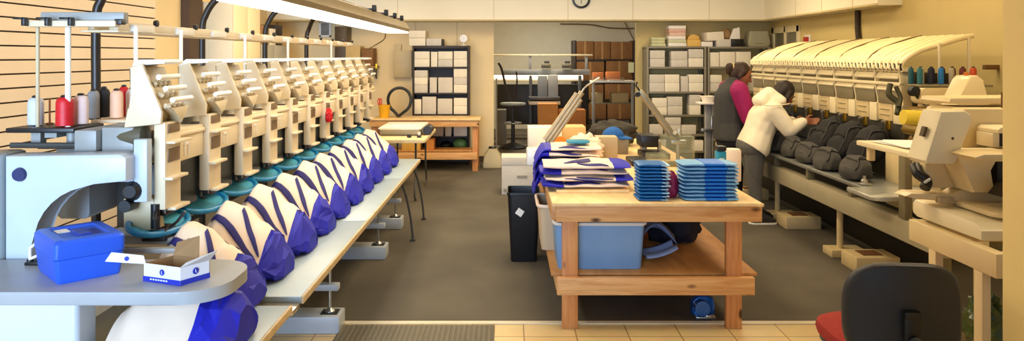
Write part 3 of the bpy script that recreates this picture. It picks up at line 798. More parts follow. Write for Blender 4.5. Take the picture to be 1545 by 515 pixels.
# shell back: rounded slab, slightly curved round the sitter, facing away (towards +y and a little to -x)
RB = Matrix.Rotation(math.radians(-6), 4, 'Z')
def bk(u, v, thick):
    # superellipse outline
    pass
def back_shell(o, inset, y0, y1, mat, name, par):
    mb = MB()
    n = 48
    rings = []
    for (s, yy) in ((0.90, y0), (0.975, y0 + 0.008), (1.0, y0 + 0.02), (1.0, y1 - 0.012), (0.97, y1)):
        ring = []
        for k in range(n):
            a = 2 * PI * k / n
            x = (0.212 - inset) * s * math.copysign(abs(math.cos(a)) ** 0.62, math.cos(a))
            z = (0.20 - inset) * s * math.copysign(abs(math.sin(a)) ** 0.66, math.sin(a))
            y = yy + (x / 0.21) ** 2 * 0.045 - (z / 0.2) ** 2 * 0.012
            p = RB @ Vector((x, y, z)) + Vector((bcx, bcy, 0.668))
            ring.append(mb.bm.verts.new(p))
        rings.append(ring)
    for a, b in zip(rings, rings[1:]):
        for k in range(n): mb.bm.faces.new((a[k], a[(k + 1) % n], b[(k + 1) % n], b[k]))
    for r, rev in ((rings[0], True), (rings[-1], False)):
        c = mb.bm.verts.new(sum((v.co for v in r), Vector()) / n + RB.to_3x3() @ Vector((0, -0.010 if rev else 0.01, 0)))
        for k in range(n): mb.bm.faces.new((r[k], r[(k + 1) % n], c))
    return mb.build(name, mat, par)
shell = back_shell(0, 0, -0.02, 0.03, M('chair_shell_black', (38, 40, 46), 0.5, var=0.08, scale=90, bump=0.15, bscale=300), 'backrest', ch)
back_shell(0, 0.02, 0.03, 0.06, M('seat_red_fabric', (150, 34, 24), 0.9, var=0.12, scale=60, bump=0.2, bscale=400), 'back_cushion', ch)
def cp(x, y, z): return RB @ Vector((x, y, z)) + Vector((bcx, bcy, 0.668))
mb = MB()
c = cp(0.005, -0.028, -0.055); mb.obox(c, (0.062, 0.03, 0.18), rz=math.radians(-6), bev=0.01); c = cp(0.005, -0.036, 0.018); mb.obox(c, (0.058, 0.02, 0.03), rz=math.radians(-6), bev=0.006)
mb.build('back_bracket', m_black, ch)
mb = MB(); c = cp(0.008, -0.055, -0.075); mb.sphere(c, 0.026, 18, (1, 0.7, 0.9)); mb.cyl(cp(0.008, -0.03, -0.075), c, 0.012, seg=12); mb.build('height_knob', M('knob_black', (52, 54, 60), 0.35), ch)
mb = MB(); mb.tube(spl([cp(0.005, -0.04, -0.1), cp(0.005, -0.05, -0.25), cp(0.0, 0.02, -0.31), cp(-0.02, 0.16, -0.32)], 6), 0.022, 10); mb.build('back_stem', m_black, ch)
scx, scy = 1.545, 3.04
def ssurf(hx, hy, z0, z1, mat, name, edge):
    mb = MB(); n = 44; rings = []
    for (s, z) in ((0.86, z0), (0.97, z0 + edge * 0.4), (1.0, (z0 + z1) / 2), (0.97, z1 - edge * 0.4), (0.88, z1), (0.5, z1 + 0.004)):
        rings.append([mb.bm.verts.new(Vector((scx + hx * s * math.copysign(abs(math.cos(2 * PI * k / n)) ** 0.6, math.cos(2 * PI * k / n)), scy + hy * s * math.copysign(abs(math.sin(2 * PI * k / n)) ** 0.6, math.sin(2 * PI * k / n)), z))) for k in range(n)])
    for a, b in zip(rings, rings[1:]):
        for k in range(n): mb.bm.faces.new((a[k], a[(k + 1) % n], b[(k + 1) % n], b[k]))
    mb.bm.faces.new(rings[0][::-1]); mb.bm.faces.new(rings[-1])
    return mb.build(name, mat, ch)
ssurf(0.235, 0.235, 0.44, 0.51, bpy.data.materials['seat_red_fabric'], 'seat', 0.03)
ssurf(0.22, 0.22, 0.415, 0.44, m_black, 'seat_pan', 0.01)
mb = MB(); mb.cyl((scx, scy, 0.10), (scx, scy, 0.42), 0.028, seg=16); mb.cyl((scx, scy, 0.08), (scx, scy, 0.22), 0.04, seg=16); mb.build('gas_column', m_black, ch)
for k in range(5):
    a = 2 * PI * k / 5 + 0.3
    e = Vector((scx + 0.28 * math.cos(a), scy + 0.28 * math.sin(a), 0.07))
    mb = MB(); mb.tube([(scx, scy, 0.12), e], [0.03, 0.018], 10); leg = mb.build('base_arm', m_black, ch)
    mb = MB(); mb.lathe([(0.0005, -0.02), (0.025, -0.02), (0.028, -0.012), (0.028, 0.012), (0.025, 0.02), (0.0005, 0.02)], (e.x, e.y, 0.028), 16, 'X'); mb.cyl((e.x, e.y, 0.028), (e.x, e.y, 0.07), 0.008, seg=8); mb.build('caster', m_black, leg)
# ================================================================ PINE WORK BENCH
wb = thing('work_bench', 'pine lumber work bench with a plywood top and lower shelf', 'workbench', (0.87, 6.0, 0))
BY0, BY1 = 4.41, 7.75
TT = 0.764
MB().box(0.262, 1.502, BY0 - 0.06, 6.15, TT - 0.02, TT, 0.003).build('plywood_top', m_ply, wb)
MB().box(0.262, 1.502, 6.153, BY1, TT - 0.02, TT, 0.003).build('plywood_top', m_ply, wb)
MB().box(0.285, 1.505, BY0 - 0.04, BY0, TT - 0.115, TT - 0.0205, 0.003).build('front_apron', m_pine, wb)
MB().box(0.285, 1.505, BY1 - 0.06, BY1 - 0.02, TT - 0.115, TT - 0.0205, 0.003).build('rear_apron', m_pine, wb)
for x in (0.262, 1.47): MB().box(x, x + 0.036, BY0 + 0.002, BY1 - 0.062, TT - 0.112, TT - 0.021, 0.003).build('side_apron', m_piney, wb)
for y in (BY0, 6.05, BY1 - 0.13):
    for x in (0.325, 1.305):
        MB().box(x, x + 0.094, y + (0.001 if y == BY0 else 0), y + 0.04, 0.0, TT - 0.0205 if y > BY0 else TT - 0.0205, 0.003).build('leg', m_pinez, wb)
MB().box(0.292, 1.462, BY0 - 0.043, BY0 - 0.001, 0.215, 0.318, 0.004).build('front_stretcher', m_pine, wb)
MB().box(0.292, 1.462, BY1 - 0.085, BY1 - 0.045, 0.215, 0.305, 0.004).build('rear_stretcher', m_pine, wb)
for x in (0.292, 1.41): MB().box(x, x + 0.03, BY0 + 0.05, BY1 - 0.14, 0.215, 0.303, 0.003).build('side_stretcher', m_piney, wb)
MB().box(0.262, 1.505, BY0 + 0.045, BY1 - 0.14, 0.304, 0.322, 0.002).build('lower_shelf', m_shelfply, wb)
# torn plywood corner
mb = MB(); mb.obox((1.49, BY0 - 0.05, TT - 0.012), (0.035, 0.03, 0.02), rz=0.4, bev=0.004); mb.build('splintered_corner', m_ply, wb)

# translucent storage tub on the lower shelf
tbx = thing('storage_tub', 'translucent blue storage tub on the bench shelf behind the left leg', 'tub', (0.57, 4.75, 0.322))
m_tub = M('milky_blue_plastic', (126, 168, 214), 0.35, var=0.08, scale=3)
def tubloft(mb, lv, c, n=6):
    rings = []
    for hx, hy, z, r in lv: rings.append([mb.bm.verts.new((c[0] + a, c[1] + b, z)) for a, b in rrect(-hx, hx, -hy, hy, r, n=n)])
    for a, b in zip(rings, rings[1:]):
        for k in range(len(a)): mb.bm.faces.new((a[k], a[(k + 1) % len(a)], b[(k + 1) % len(a)], b[k]))
    mb.bm.faces.new(rings[0][::-1]); mb.bm.faces.new(rings[-1])
mb = MB(); tubloft(mb, [(0.255, 0.165, 0.323, 0.03), (0.258, 0.17, 0.333, 0.03), (0.275, 0.19, 0.605, 0.035), (0.27, 0.184, 0.605, 0.033), (0.25, 0.16, 0.338, 0.028)], (0.565, 4.70)); mb.build('tub_wall', m_tub, tbx)
mb = MB(); pts = rrect(0.565 - 0.28, 0.565 + 0.28, 4.70 - 0.195, 4.70 + 0.195, 0.04); mb.tube([(a, b, 0.606) for a, b in pts], 0.011, 8, closed=True); mb.build('rim', m_white, tbx)
# cream tub lip poking out left of it
tc2 = thing('fabric_bin', 'cream fabric bin at the outer left edge of the bench shelf', 'bin', (0.3, 5.2, 0.322))
mb = MB(); tubloft(mb, [(0.13, 0.2, 0.323, 0.03), (0.15, 0.22, 0.62, 0.05), (0.142, 0.212, 0.62, 0.05), (0.12, 0.19, 0.335, 0.03)], (0.36, 5.18)); mb.build('bin_wall', M('cream_bin', (214, 186, 150), 0.7), tc2)
mb = MB(); pts = rrect(0.36 - 0.155, 0.36 + 0.155, 5.18 - 0.225, 5.18 + 0.225, 0.055); mb.tube([(a, b, 0.62) for a, b in pts], 0.012, 8, closed=True); mb.build('rim', m_canvas, tc2)

def blob_cloth(name, label, cat, c, s, mat, seed, amp=0.25, freq=3.0, group=None, rz=0.0, parent=None, nu=20, nv=30):
    """crumpled cloth heap resting on c.z"""
    so = Vector((seed * 3.1, seed * 1.7, seed * 0.9))
    def f(u, v):
        th = PI * u; a = 2 * PI * v
        d = Vector((math.sin(th) * math.cos(a), math.sin(th) * math.sin(a), math.cos(th)))
        n = noise.noise(d * freq + so) * amp + noise.noise(d * freq * 2.7 + so) * amp * 0.5
        d = d * (1 + n)
        p = Vector((d.x * s[0] / 2, d.y * s[1] / 2, d.z * s[2] / 2))
        p = Matrix.Rotation(rz, 3, 'Z') @ p
        p.z = max(p.z + s[2] / 2 * 0.85, 0.0)
        return Vector(c) + p
    mb = MB(); mb.grid(f, nu, nv, wrapv=True, u0=0.02, u1=0.98, capu=True)
    if parent is not None: return mb.build(name, mat, parent, auto=55)
    o = mb.build(name, mat, auto=55)
    if label: tag(o, label, cat, group)
    return o
m_bluegreycloth = M('blue_grey_cloth', (116, 132, 176), 0.8, var=0.1)
m_navycloth = M('dark_navy_cloth', (26, 26, 40), 0.85, var=0.15)
# folded plastic sleeves on the shelf
s1 = thing('plastic_sleeve', 'folded pale blue plastic sleeve on the bench shelf beside the tub', 'sleeve', (0.97, 4.75, 0.322))
def sheet(mb, f, nu=14, nv=14): mb.grid(f, nu, nv)
mb = MB(); mb.grid(lambda u, v: Vector((0.87 + 0.22 * u, 4.75 + 0.25 * v, 0.45 + 0.08 * math.sin(u * 3.0 + 0.3) + 0.02 * math.sin(v * 9 + u * 4))), 14, 10); mb.build('upper_fold', m_bluegreycloth, s1, solid=0.004)
mb = MB(); mb.grid(lambda u, v: Vector((0.88 + 0.2 * u, 4.68 + 0.2 * v, 0.348 + 0.06 * u * u + 0.015 * math.sin(v * 8))), 12, 10); mb.build('lower_fold', M('pale_blue_sleeve', (160, 176, 214), 0.4), s1, solid=0.004)
blob_cloth('garment_bundle', 'small dark garment bundle between the tub and the pale blue sleeve', 'garment', (0.88, 5.2, 0.325), (0.13, 0.3, 0.30), m_navycloth, 3)
blob_cloth('garment_bundle', 'big dark navy garment bundle on the bench shelf under the blue stacks', 'garment', (1.17, 5.25, 0.325), (0.40, 0.4, 0.36), m_navycloth, 5)
blob_cloth('wrapped_roll', 'small silvery wrapped roll on top of the dark garment bundle', 'roll', (1.3, 5.02, 0.60), (0.11, 0.12, 0.11), M('silver_wrap', (150, 146, 140), 0.35, metal=0.4), 9, amp=0.3, freq=5)
# blue tape dispenser at the front leg
td = thing('tape_dispenser', 'shiny blue tape dispenser on the floor at the right bench leg', 'tape dispenser', (1.21, 4.62, 0))
m_bluemet = M('metallic_blue', (26, 104, 196), 0.22, metal=0.4, coat=0.5)
mb = MB(); mb.prism([(1.15 + 0.0, 0.02), (1.285, 0.02), (1.292, 0.07), (1.28, 0.12), (1.24, 0.135), (1.19, 0.132), (1.155, 0.10)], 'Y', 4.60, 4.68, 0.008); mb.build('housing', m_bluemet, td)
mb = MB(); mb.lathe([(0.02, -0.03), (0.046, -0.03), (0.046, 0.03), (0.02, 0.03)], (1.20, 4.575, 0.075), 24, 'Y'); mb.build('roll', m_bluemet, td)
mb = MB(); mb.box(1.165, 1.285, 4.56, 4.69, 0.0, 0.02, 0.006); mb.box(1.22, 1.27, 4.545, 4.575, 0.01, 0.035, 0.004); mb.build('base_plate', m_steel, td)

# ---------------------------------------------------------------- folded items on the bench top
m_lblue = M('light_blue_pouch', (112, 172, 222), 0.5, var=0.06, scale=20)
m_mblue = M('mid_blue_pouch', (18, 112, 214), 0.42, var=0.08, scale=20)
m_dblue = M('deep_blue_pouch', (14, 104, 178), 0.4, var=0.1, scale=14)
m_pblue = M('pale_blue_lining', (170, 206, 232), 0.6, var=0.05)
def pouch(c, w, d, h, seed, mat):
    rnd = random.Random(seed)
    def f(u, v):
        # section in x-z: flat folded pocket, rounded fold at -x
        a = 2 * PI * v
        x = w / 2 * math.copysign(abs(math.cos(a)) ** 0.55, math.cos(a))
        z = h / 2 * math.copysign(abs(math.sin(a)) ** 0.8, math.sin(a))
        y = (u - 0.5) * d
        z += 0.0015 * math.sin(x * 60 + seed) + 0.001 * math.sin(y * 40 + seed * 2)
        e = 1 - 0.5 * abs(2 * u - 1) ** 6
        return Vector(c) + Vector((x * (1 - 0.06 * abs(2 * u - 1) ** 4), y, h / 2 + z * e))
    return f
NL = 11
for k in range(NL):
    rnd = random.Random(k + 40)
    z = TT + k * 0.0205
    cx = 0.865 + rnd.uniform(-0.006, 0.006) + (0.006 if k % 2 else 0)
    cy = 4.50 + rnd.uniform(-0.006, 0.006)
    t = thing('folded_pouch', 'folded bright blue pouch at the top of the narrow stack' if k == NL - 1 else ('folded bright blue pouch at the bottom of the narrow stack' if k == 0 else f'folded bright blue pouch in the narrow stack, {ORD[k]} from the bottom'), 'pouch', (cx, cy, z), 'narrow stack of blue pouches on the bench')
    f = pouch((cx, cy, z), 0.175, 0.2, 0.0195, k, None)
    mb = MB(); mb.grid(f, 8, 26, wrapv=True, capu=True); mb.build('fold', m_dblue, t)
    mb = MB(); mb.box(cx + 0.05, cx + 0.098 + rnd.uniform(-0.006, 0.012), cy - 0.103 + rnd.uniform(-0.003, 0.002), cy + 0.09, z + 0.006, z + 0.0115, 0.002); mb.build('zip_end', m_pblue, t)
NR = 10
for k in range(NR):
    rnd = random.Random(k + 70)
    z = TT + k * 0.0228
    cx = 1.215 + rnd.uniform(-0.005, 0.005); cy = 4.52 + rnd.uniform(-0.006, 0.006)
    t = thing('folded_pouch', 'light blue pouch with a mid blue band at the top of the wide stack' if k == NR - 1 else ('light blue pouch with a mid blue band at the bottom of the wide stack' if k == 0 else f'light blue pouch with a mid blue band in the wide stack, {ORD[k]} from the bottom'), 'pouch', (cx, cy, z), 'wide stack of blue pouches on the bench')
    f = pouch((cx, cy, z), 0.345, 0.22, 0.021, k + 5, None)
    mb = MB(); mb.grid(f, 8, 30, wrapv=True, capu=True); mb.build('fold', m_lblue, t)
    mb = MB()
    x0 = cx - 0.035 + rnd.uniform(-0.004, 0.004) 
    def fb(u, v):
        a = 2 * PI * v
        x = x0 + 0.125 * u
        yy = 0.116 * math.copysign(abs(math.cos(a)) ** 0.4, math.cos(a)); zz = 0.0113 * math.copysign(abs(math.sin(a)) ** 0.6, math.sin(a))
        return Vector((x, cy + yy, z + 0.0113 + zz))
    mb.grid(fb, 4, 24, wrapv=True, capu=True); mb.build('band', m_mblue, t)
blob_cloth('cloth_bundle', 'crumpled dark magenta cloth wedged between the two blue stacks', 'cloth', (1.0, 4.55, TT), (0.10, 0.16, 0.17), M('magenta_cloth', (132, 16, 70), 0.6, var=0.15), 14, amp=0.2)
# ---- pile of flat tote bags
def flat_tote(i, cx, cy, z, L, W, h, label, navy_end=-1, droop=0.0, straps=2):
    so = Vector((i * 2.3, i * 1.1, 0))
    t = thing('flat_tote_bag', label, 'bag', (cx, cy, z), 'pile of flat tote bags on the bench')
    def f(u, v, o=0.0):
        a = 2 * PI * v
        x = (u - 0.5) * L
        e = (1 - abs(2 * u - 1) ** 5 * 0.55)
        yy = (W / 2 + o) * math.copysign(abs(math.cos(a)) ** 0.6, math.cos(a)) * (0.93 + 0.07 * e)
        zz = (h / 2 + o) * math.copysign(abs(math.sin(a)) ** 0.8, math.sin(a)) * e
        p = Vector((x, yy, h / 2 + zz))
        n = noise.noise(Vector((x * 7, yy * 6, 0)) + so)
        p.z += (0.016 * n if math.sin(a) > 0 else 0.003 * n)
        p.y += 0.012 * noise.noise(Vector((x * 8, 0, 5)) + so)
        p.x += 0.018 * noise.noise(Vector((yy * 8, 3, z * 9)) + so)
        if droop:
            k = max(0.0, (-(x) - L * 0.34)) if navy_end < 0 else 0
            p.z -= droop * k * k * 9
        return Vector((cx, cy, z + 0.004)) + p
    ends = {-1: (0.0, 0.24), 1: (0.80, 1.0), 0: (0.0, 0.2)}[navy_end]
    b0, b1 = (ends[1], 1.0) if navy_end <= 0 else (0.0, ends[0])
    mb = MB(); mb.grid(lambda u, v: f(b0 + (b1 - b0) * u, v), 22, 24, wrapv=True, capu=True); mb.build('canvas_body', m_canvas, t, auto=70)
    mb = MB(); mb.grid(lambda u, v: f(ends[0] + (ends[1] - ends[0]) * u, v, 0.003), 7, 18, wrapv=True, capu=True); mb.build('nylon_base', m_royal, t, auto=25)
    rnd = random.Random(i)
    for s in range(straps):
        v0 = rnd.uniform(0.28, 0.46); v1 = v0 + rnd.uniform(-0.10, 0.12); w = rnd.uniform(0.04, 0.08); u0 = rnd.uniform(0.2, 0.45); u1 = u0 + rnd.uniform(0.3, 0.5)
        mb = MB(); mb.grid(lambda a, b: f(min(0.99, u0 + (u1 - u0) * a), (v0 + (v1 - v0) * a + (b - 0.5) * w * (0.35 + math.sin(PI * a)))% 1.0, 0.004), 16, 4); mb.build('strap', m_navy, t, solid=0.003)
    return t
low = [(0.50, 4.88, 0), (0.52, 4.88, 1), (0.49, 4.90, 2), (0.51, 4.89, 3)]
names = ['bottom', 'second from the bottom', 'third from the bottom', 'top']
for k in range(4):
    cx, cy, _ = low[k]
    flat_tote(k + 1, cx, cy, TT + 0.018 + k * 0.039, 0.56, 0.36, 0.036, f'flat cream and blue tote bag in the front bench pile, {names[k]}', -1 if k % 2 == 0 else 1)
for k in range(6):
    rnd = random.Random(k + 300)
    flat_tote(k + 21, 0.412 + k * 0.002, 5.30 + rnd.uniform(-0.02, 0.02), TT + 0.002 + k * 0.040, 0.46, 0.38, 0.031, f'flat cream and blue tote bag in the rear bench pile, {["bottom", "second from the bottom", "third from the bottom", "fourth from the bottom", "fifth from the bottom", "top"][k]}', -1, droop=2.2)
tag(MB().box(0.31, 0.77, 4.67, 5.08, TT, TT + 0.016, 0.004).build('backing_board', m_ply), 'thin cream board under the front tote bags on the bench', 'board')
tag(MB().prism(rrect(0.42, 0.58, 5.2, 5.36, 0.03), 'Z', TT + 0.252, TT + 0.264, 0.004).build('teal_patch', M('teal_felt', (44, 136, 168), 0.7)), 'teal folded cloth on top of the rear tote pile', 'cloth')

# ---------------------------------------------------------------- hooping stations: tilted metal arms
m_arm = M('aluminium_arm', (168, 150, 118), 0.38, metal=0.5, var=0.1, scale=12)
hs = thing('hooping_station', 'long tilted silver hooping arm rising from a white and teal base beside the tote pile', 'hooping station', (0.36, 5.75, TT))
a0 = at(826, 214, 5.75); a1 = at(878, 139, 5.75)
dirv = (a1 - a0).normalized()
mb = MB()
up = Vector((0, 1, 0)); side = dirv.cross(up)
mb.tube([a0, a1], 0.022, 14); mb.tube([a0 + side * 0.026, a1 + side * 0.026 - dirv * 0.03], 0.02, 12); mb.tube([a0 - side * 0.026, a1 - side * 0.026 - dirv * 0.05], 0.018, 12); mb.build('arm', m_arm, hs)
mb = MB(); mb.tube(spl([a1, a1 + dirv * 0.05 + side * 0.0, a1 + dirv * 0.09 + Vector((0.04, 0, 0.01)), a1 + dirv * 0.1 + Vector((0.08, 0, 0.03))], 5), 0.007, 8); mb.build('hook', m_steel, hs)
b = at(805, 234, 5.7)
mb = MB(); mb.box(b.x - 0.055, b.x + 0.05, 5.62, 5.78, TT + 0.03, TT + 0.16, 0.015); mb.build('end_block', m_white, hs)
mb = MB(); mb.box(b.x + 0.055, b.x + 0.15, 5.66, 5.8, TT + 0.002, TT + 0.19, 0.01); mb.build('clamp_block', M('teal_clamp', (30, 104, 128), 0.4), hs)
mb = MB(); mb.tube([a0, at(822, 224, 5.74), Vector((b.x + 0.10, 5.74, TT + 0.16))], 0.017, 10); mb.build('arm_socket', m_dgrey, hs)

hs2 = thing('hooping_station', 'grey tilted hooping arm reaching up over a clear acrylic stand behind the blue stacks', 'hooping station', (1.3, 5.9, TT))
a0 = at(1022, 216, 5.9); a1 = at(965, 137, 5.9); dirv = (a1 - a0).normalized()
mb = MB(); mb.tube(spl([a0, a0.lerp(a1, 0.5) + Vector((0.0, 0, 0.006)), a1], 5), [0.03] * 5 + [0.027] * 5 + [0.022], 12) ; mb.build('arm', M('grey_arm', (150, 144, 124), 0.32, metal=0.6), hs2)
mb = MB(); mb.tube([a1, a1 + Vector((-0.03, 0, 0.04)), a1 + Vector((-0.02, 0, 0.07))], 0.008, 8); mb.cyl(a1 + Vector((-0.02, -0.03, -0.03)), a1 + Vector((-0.02, 0.03, -0.03)), 0.02, seg=12); mb.build('hook', m_black, hs2)
m_acr = clear('clear_acrylic', (176, 180, 150), 0.08, 0.3)
mb = MB(); mb.box(1.235, 1.47, 5.80, 6.02, TT + 0.01, TT + 0.235, 0.006); mb.build('acrylic_stand', m_acr, hs2)
mb = MB(); mb.cyl((1.36, 5.9, TT + 0.012), (1.36, 5.9, TT + 0.25), 0.016, seg=12); mb.box(1.30, 1.42, 5.86, 5.94, TT + 0.17, TT + 0.2, 0.006); mb.tube([(1.32, 5.84, TT + 0.26), (1.36, 5.88, TT + 0.22), (1.37, 5.9, TT + 0.28)], 0.02, 8); mb.build('fittings', m_steel, hs2)
MB().box(1.23, 1.475, 5.79, 6.03, TT, TT + 0.01, 0.003).build('base', M('olive_base', (122, 116, 86), 0.4), hs2)
jar = thing('acrylic_tray', 'low clear acrylic tray of fittings on the bench left of the stand', 'tray', (1.12, 5.6, TT))
mb = MB(); mb.box(1.07, 1.2, 5.52, 5.75, TT, TT + 0.12, 0.004); mb.build('tray_wall', m_acr, jar)
mb = MB()
rnd = random.Random(4)
for k in range(9): mb.sphere((1.09 + rnd.random() * 0.09, 5.55 + rnd.random() * 0.17, TT + 0.02 + 0.03 * rnd.random()), 0.018, 8)
mb.build('fittings', m_grey, jar)

# ---------------------------------------------------------------- clutter at the far end of the bench
def carton(name, label, cat, px0, px1, py0, py1, d, depth, mat, group=None, lid=False, zbase=None):
    a = at(px0, py1, d); b = at(px1, py0, d)
    z0 = a.z if zbase is None else zbase
    o = MB().box(a.x, b.x, d, d + depth, z0, b.z, 0.004).build(name, mat)
    return tag(o, label, cat, group)
carton('small_carton', 'small open grey cardboard box in the middle of the bench top', 'carton', 900, 932, 207, 236, 6.2, 0.16, M('grey_card', (196, 176, 142), 0.8), zbase=TT)
def cap_thing(label, c, r, mat, rz, peak=True):
    t = thing('cap', label, 'cap', c)
    mb = MB(); prof = [(r * math.cos(a), r * 0.95 * math.sin(a)) for a in [PI / 2 * k / 10 for k in range(10)]] + [(0.001, r * 0.95)]
    mb.lathe(prof, c, 28)
    mb.build('crown', mat, t)
    mb = MB(); mb.lathe([(0.0005, r * 0.95), (0.008, r * 0.95), (0.008, r * 0.97), (0.0005, r * 0.975)], c, 10); mb.build('button', mat, t)
    if peak:
        cx, cy, cz = c
        def f(u, v):
            a = rz + (u - 0.5) * 1.9; rr = r * (1.0 + 0.75 * v * math.cos((u - 0.5) * PI))
            return Vector((cx + rr * math.cos(a), cy + rr * math.sin(a), cz + 0.012 - 0.02 * v * v))
        mb = MB(); mb.grid(f, 12, 5); mb.build('peak', mat, t, solid=0.004)
    return t
p = at(928, 205, 6.5)
cap_thing('bright blue cap standing on the carton in the middle of the bench', (p.x, 6.62, TT + 0.14), 0.10, M('cap_blue', (20, 92, 166), 0.8, var=0.1, bump=0.1), -0.3)
tag(MB().box(p.x - 0.1, p.x + 0.12, 6.52, 6.74, TT, TT + 0.139, 0.005).build('small_carton', M('taupe_carton', (150, 138, 116), 0.8)), 'taupe carton carrying the bright blue cap on the bench', 'carton')
p = at(893, 225, 6.35)
cap_thing('pinkish beige cap leaning behind the small grey cardboard box', (p.x + 0.01, 6.47, TT), 0.095, M('cap_pink', (206, 170, 140), 0.85), 2.6)
blob_cloth('cloth_bundle', 'cream folded cloth with navy straps in the middle of the bench', 'cloth', (0.64, 6.1, TT), (0.28, 0.36, 0.24), m_canvas, 21, amp=0.3)
blob_cloth('cloth_bundle', 'dark red cloth peeking out under the bright blue cap', 'cloth', (0.845, 6.42, TT), (0.1, 0.06, 0.13), M('crimson_cloth', (170, 40, 66), 0.8), 26, amp=0.1)
blob_cloth('cloth_bundle', 'long dark garment lying across the bench behind the blue cap', 'garment', (1.02, 7.2, TT), (0.48, 0.4, 0.26), M('charcoal_cloth', (52, 48, 40), 0.85), 31, amp=0.25)
# black blocks
def stapler(label, px, py0, py1, w, d, dep):
    a = at(px, py1, d)
    t = thing('desk_stapler', label, 'stapler', (a.x, d, TT))
    return t
hp1 = thing('heat_press', 'small black hand press with an open upper plate on the bench', 'press', (1.1, 6.3, TT))
a = at(966, 204, 6.3); b = at(992, 218, 6.3)
mb = MB(); mb.box(a.x, b.x, 6.25, 6.5, b.z - 0.02, a.z, 0.008); mb.build('upper_plate', m_black, hp1)
mb = MB(); mb.box(a.x + 0.01, b.x + 0.09, 6.2, 6.5, TT, TT + 0.05, 0.008); mb.build('base', m_black, hp1)
mb = MB(); mb.box(a.x + 0.03, a.x + 0.08, 6.42, 6.5, TT + 0.05, b.z, 0.004); mb.box(b.x + 0.02, b.x + 0.05, 6.38, 6.42, TT + 0.05, TT + 0.13, 0.004); mb.build('hinge_post', m_tan, hp1)
mb = MB(); aa = at(948, 226, 5.95); mb.box(aa.x - 0.0, aa.x + 0.14, 5.8, 6.1, TT, TT + 0.045, 0.012); tag(mb.build('tool_case', m_black), 'flat black tool case lying on the bench before the hand press', 'case')
mb = MB(); mb.lathe([(0.0005, 0), (0.07, 0), (0.078, 0.03), (0.078, 0.1), (0.07, 0.1), (0.07, 0.01), (0.0005, 0.008)], (1.03, 6.75, TT), 24); tag(mb.build('glass_bowl', clear('greenish_glass', (190, 190, 150), 0.05, 0.4)), 'greenish glass bowl on the bench between the blue cap and the press', 'bowl')
# small teal device and white canister near the wide stack
sd = thing('spray_can', 'teal labelled can standing behind the wide blue stack', 'can', (1.36, 5.0, TT))
p = at(1088, 222, 4.98)
mb = MB(); mb.box(p.x - 0.036, p.x + 0.03, 4.95, 5.02, TT, TT + 0.23, 0.012); mb.build('can_body', M('teal_can', (38, 142, 178), 0.3, var=0.1, scale=18), sd)
mb = MB(); mb.box(p.x - 0.034, p.x + 0.028, 4.945, 5.02, TT + 0.231, TT + 0.262, 0.006); mb.build('can_cap', m_black, sd)
mb = MB(); mb.box(p.x - 0.02, p.x + 0.016, 4.942, 4.95, TT + 0.15, TT + 0.17); mb.box(p.x - 0.02, p.x + 0.01, 4.942, 4.95, TT + 0.175, TT + 0.183); mb.build('can_label', m_white, sd)
p2 = at(1106, 220, 5.1)
mb = MB(); mb.lathe([(0.05, 0), (0.06, 0.006), (0.06, 0.21), (0.05, 0.225), (0.0005, 0.226)], (p2.x, 5.12, TT), 28); tag(mb.build('canister', m_canvas), 'plain cream canister beside the teal can', 'canister')
# boxes behind the tote pile
carton('small_carton', 'cream open carton standing behind the hooping arm base', 'carton', 797, 848, 193, 222, 7.0, 0.3, m_boxw, zbase=TT) 
carton('parts_tray', 'long cream carton behind the orange tape roll', 'carton', 848, 884, 192, 214, 7.05, 0.3, M('buff_card', (216, 184, 124), 0.8), zbase=TT)
p = at(845, 202, 6.85)
mb = MB(); mb.lathe([(0.035, -0.03), (0.062, -0.03), (0.062, 0.03), (0.035, 0.03)], (p.x, 6.85, TT + 0.062), 24, 'Y'); tag(mb.build('tape_roll', M('orange_tape', (232, 130, 26), 0.4)), 'orange tape roll standing on the bench before the cartons', 'tape roll')
# waste bin and the crate behind it
wbn = thing('waste_bin', 'tall black plastic waste bin beside the bench', 'waste bin', (0.13, 5.95, 0))
c = (0.128, 5.98)
mb = MB(); tubloft(mb, [(0.10, 0.13, 0.0, 0.03), (0.103, 0.133, 0.01, 0.03), (0.128, 0.165, 0.53, 0.035), (0.135, 0.172, 0.535, 0.035), (0.135, 0.172, 0.555, 0.035), (0.126, 0.163, 0.553, 0.033), (0.10, 0.13, 0.02, 0.03)], c); mb.build('bin_body', M('bin_black', (24, 24, 26), 0.38, var=0.1), wbn)
mb = MB(); mb.obox((0.095, 5.816, 0.40), (0.055, 0.003, 0.052), ry=0.6, rx=-0.06); mb.build('white_sticker', m_paper, wbn)
fb = thing('file_box', 'grey white file box on the floor behind the waste bin', 'box', (0.13, 8.9, 0))
a = at(757, 288, 8.7); b = at(812, 238, 8.7)
mb = MB(); mb.box(a.x, b.x, 8.7, 9.05, 0.0, b.z, 0.006); mb.build('box_body', m_boxg, fb)
mb = MB(); mb.box(a.x - 0.004, b.x + 0.004, 8.692, 9.06, b.z - 0.09, b.z + 0.004, 0.004); mb.build('lid', m_boxg, fb)
mb = MB(); mb.box(a.x + 0.18, a.x + 0.3, 8.686, 8.692, 0.2, 0.225); mb.box(a.x + 0.02, a.x + 0.09, 8.69, 8.7, 0.03, 0.07); mb.build('printed_label', M('label_grey', (150, 146, 132), 0.7), fb)
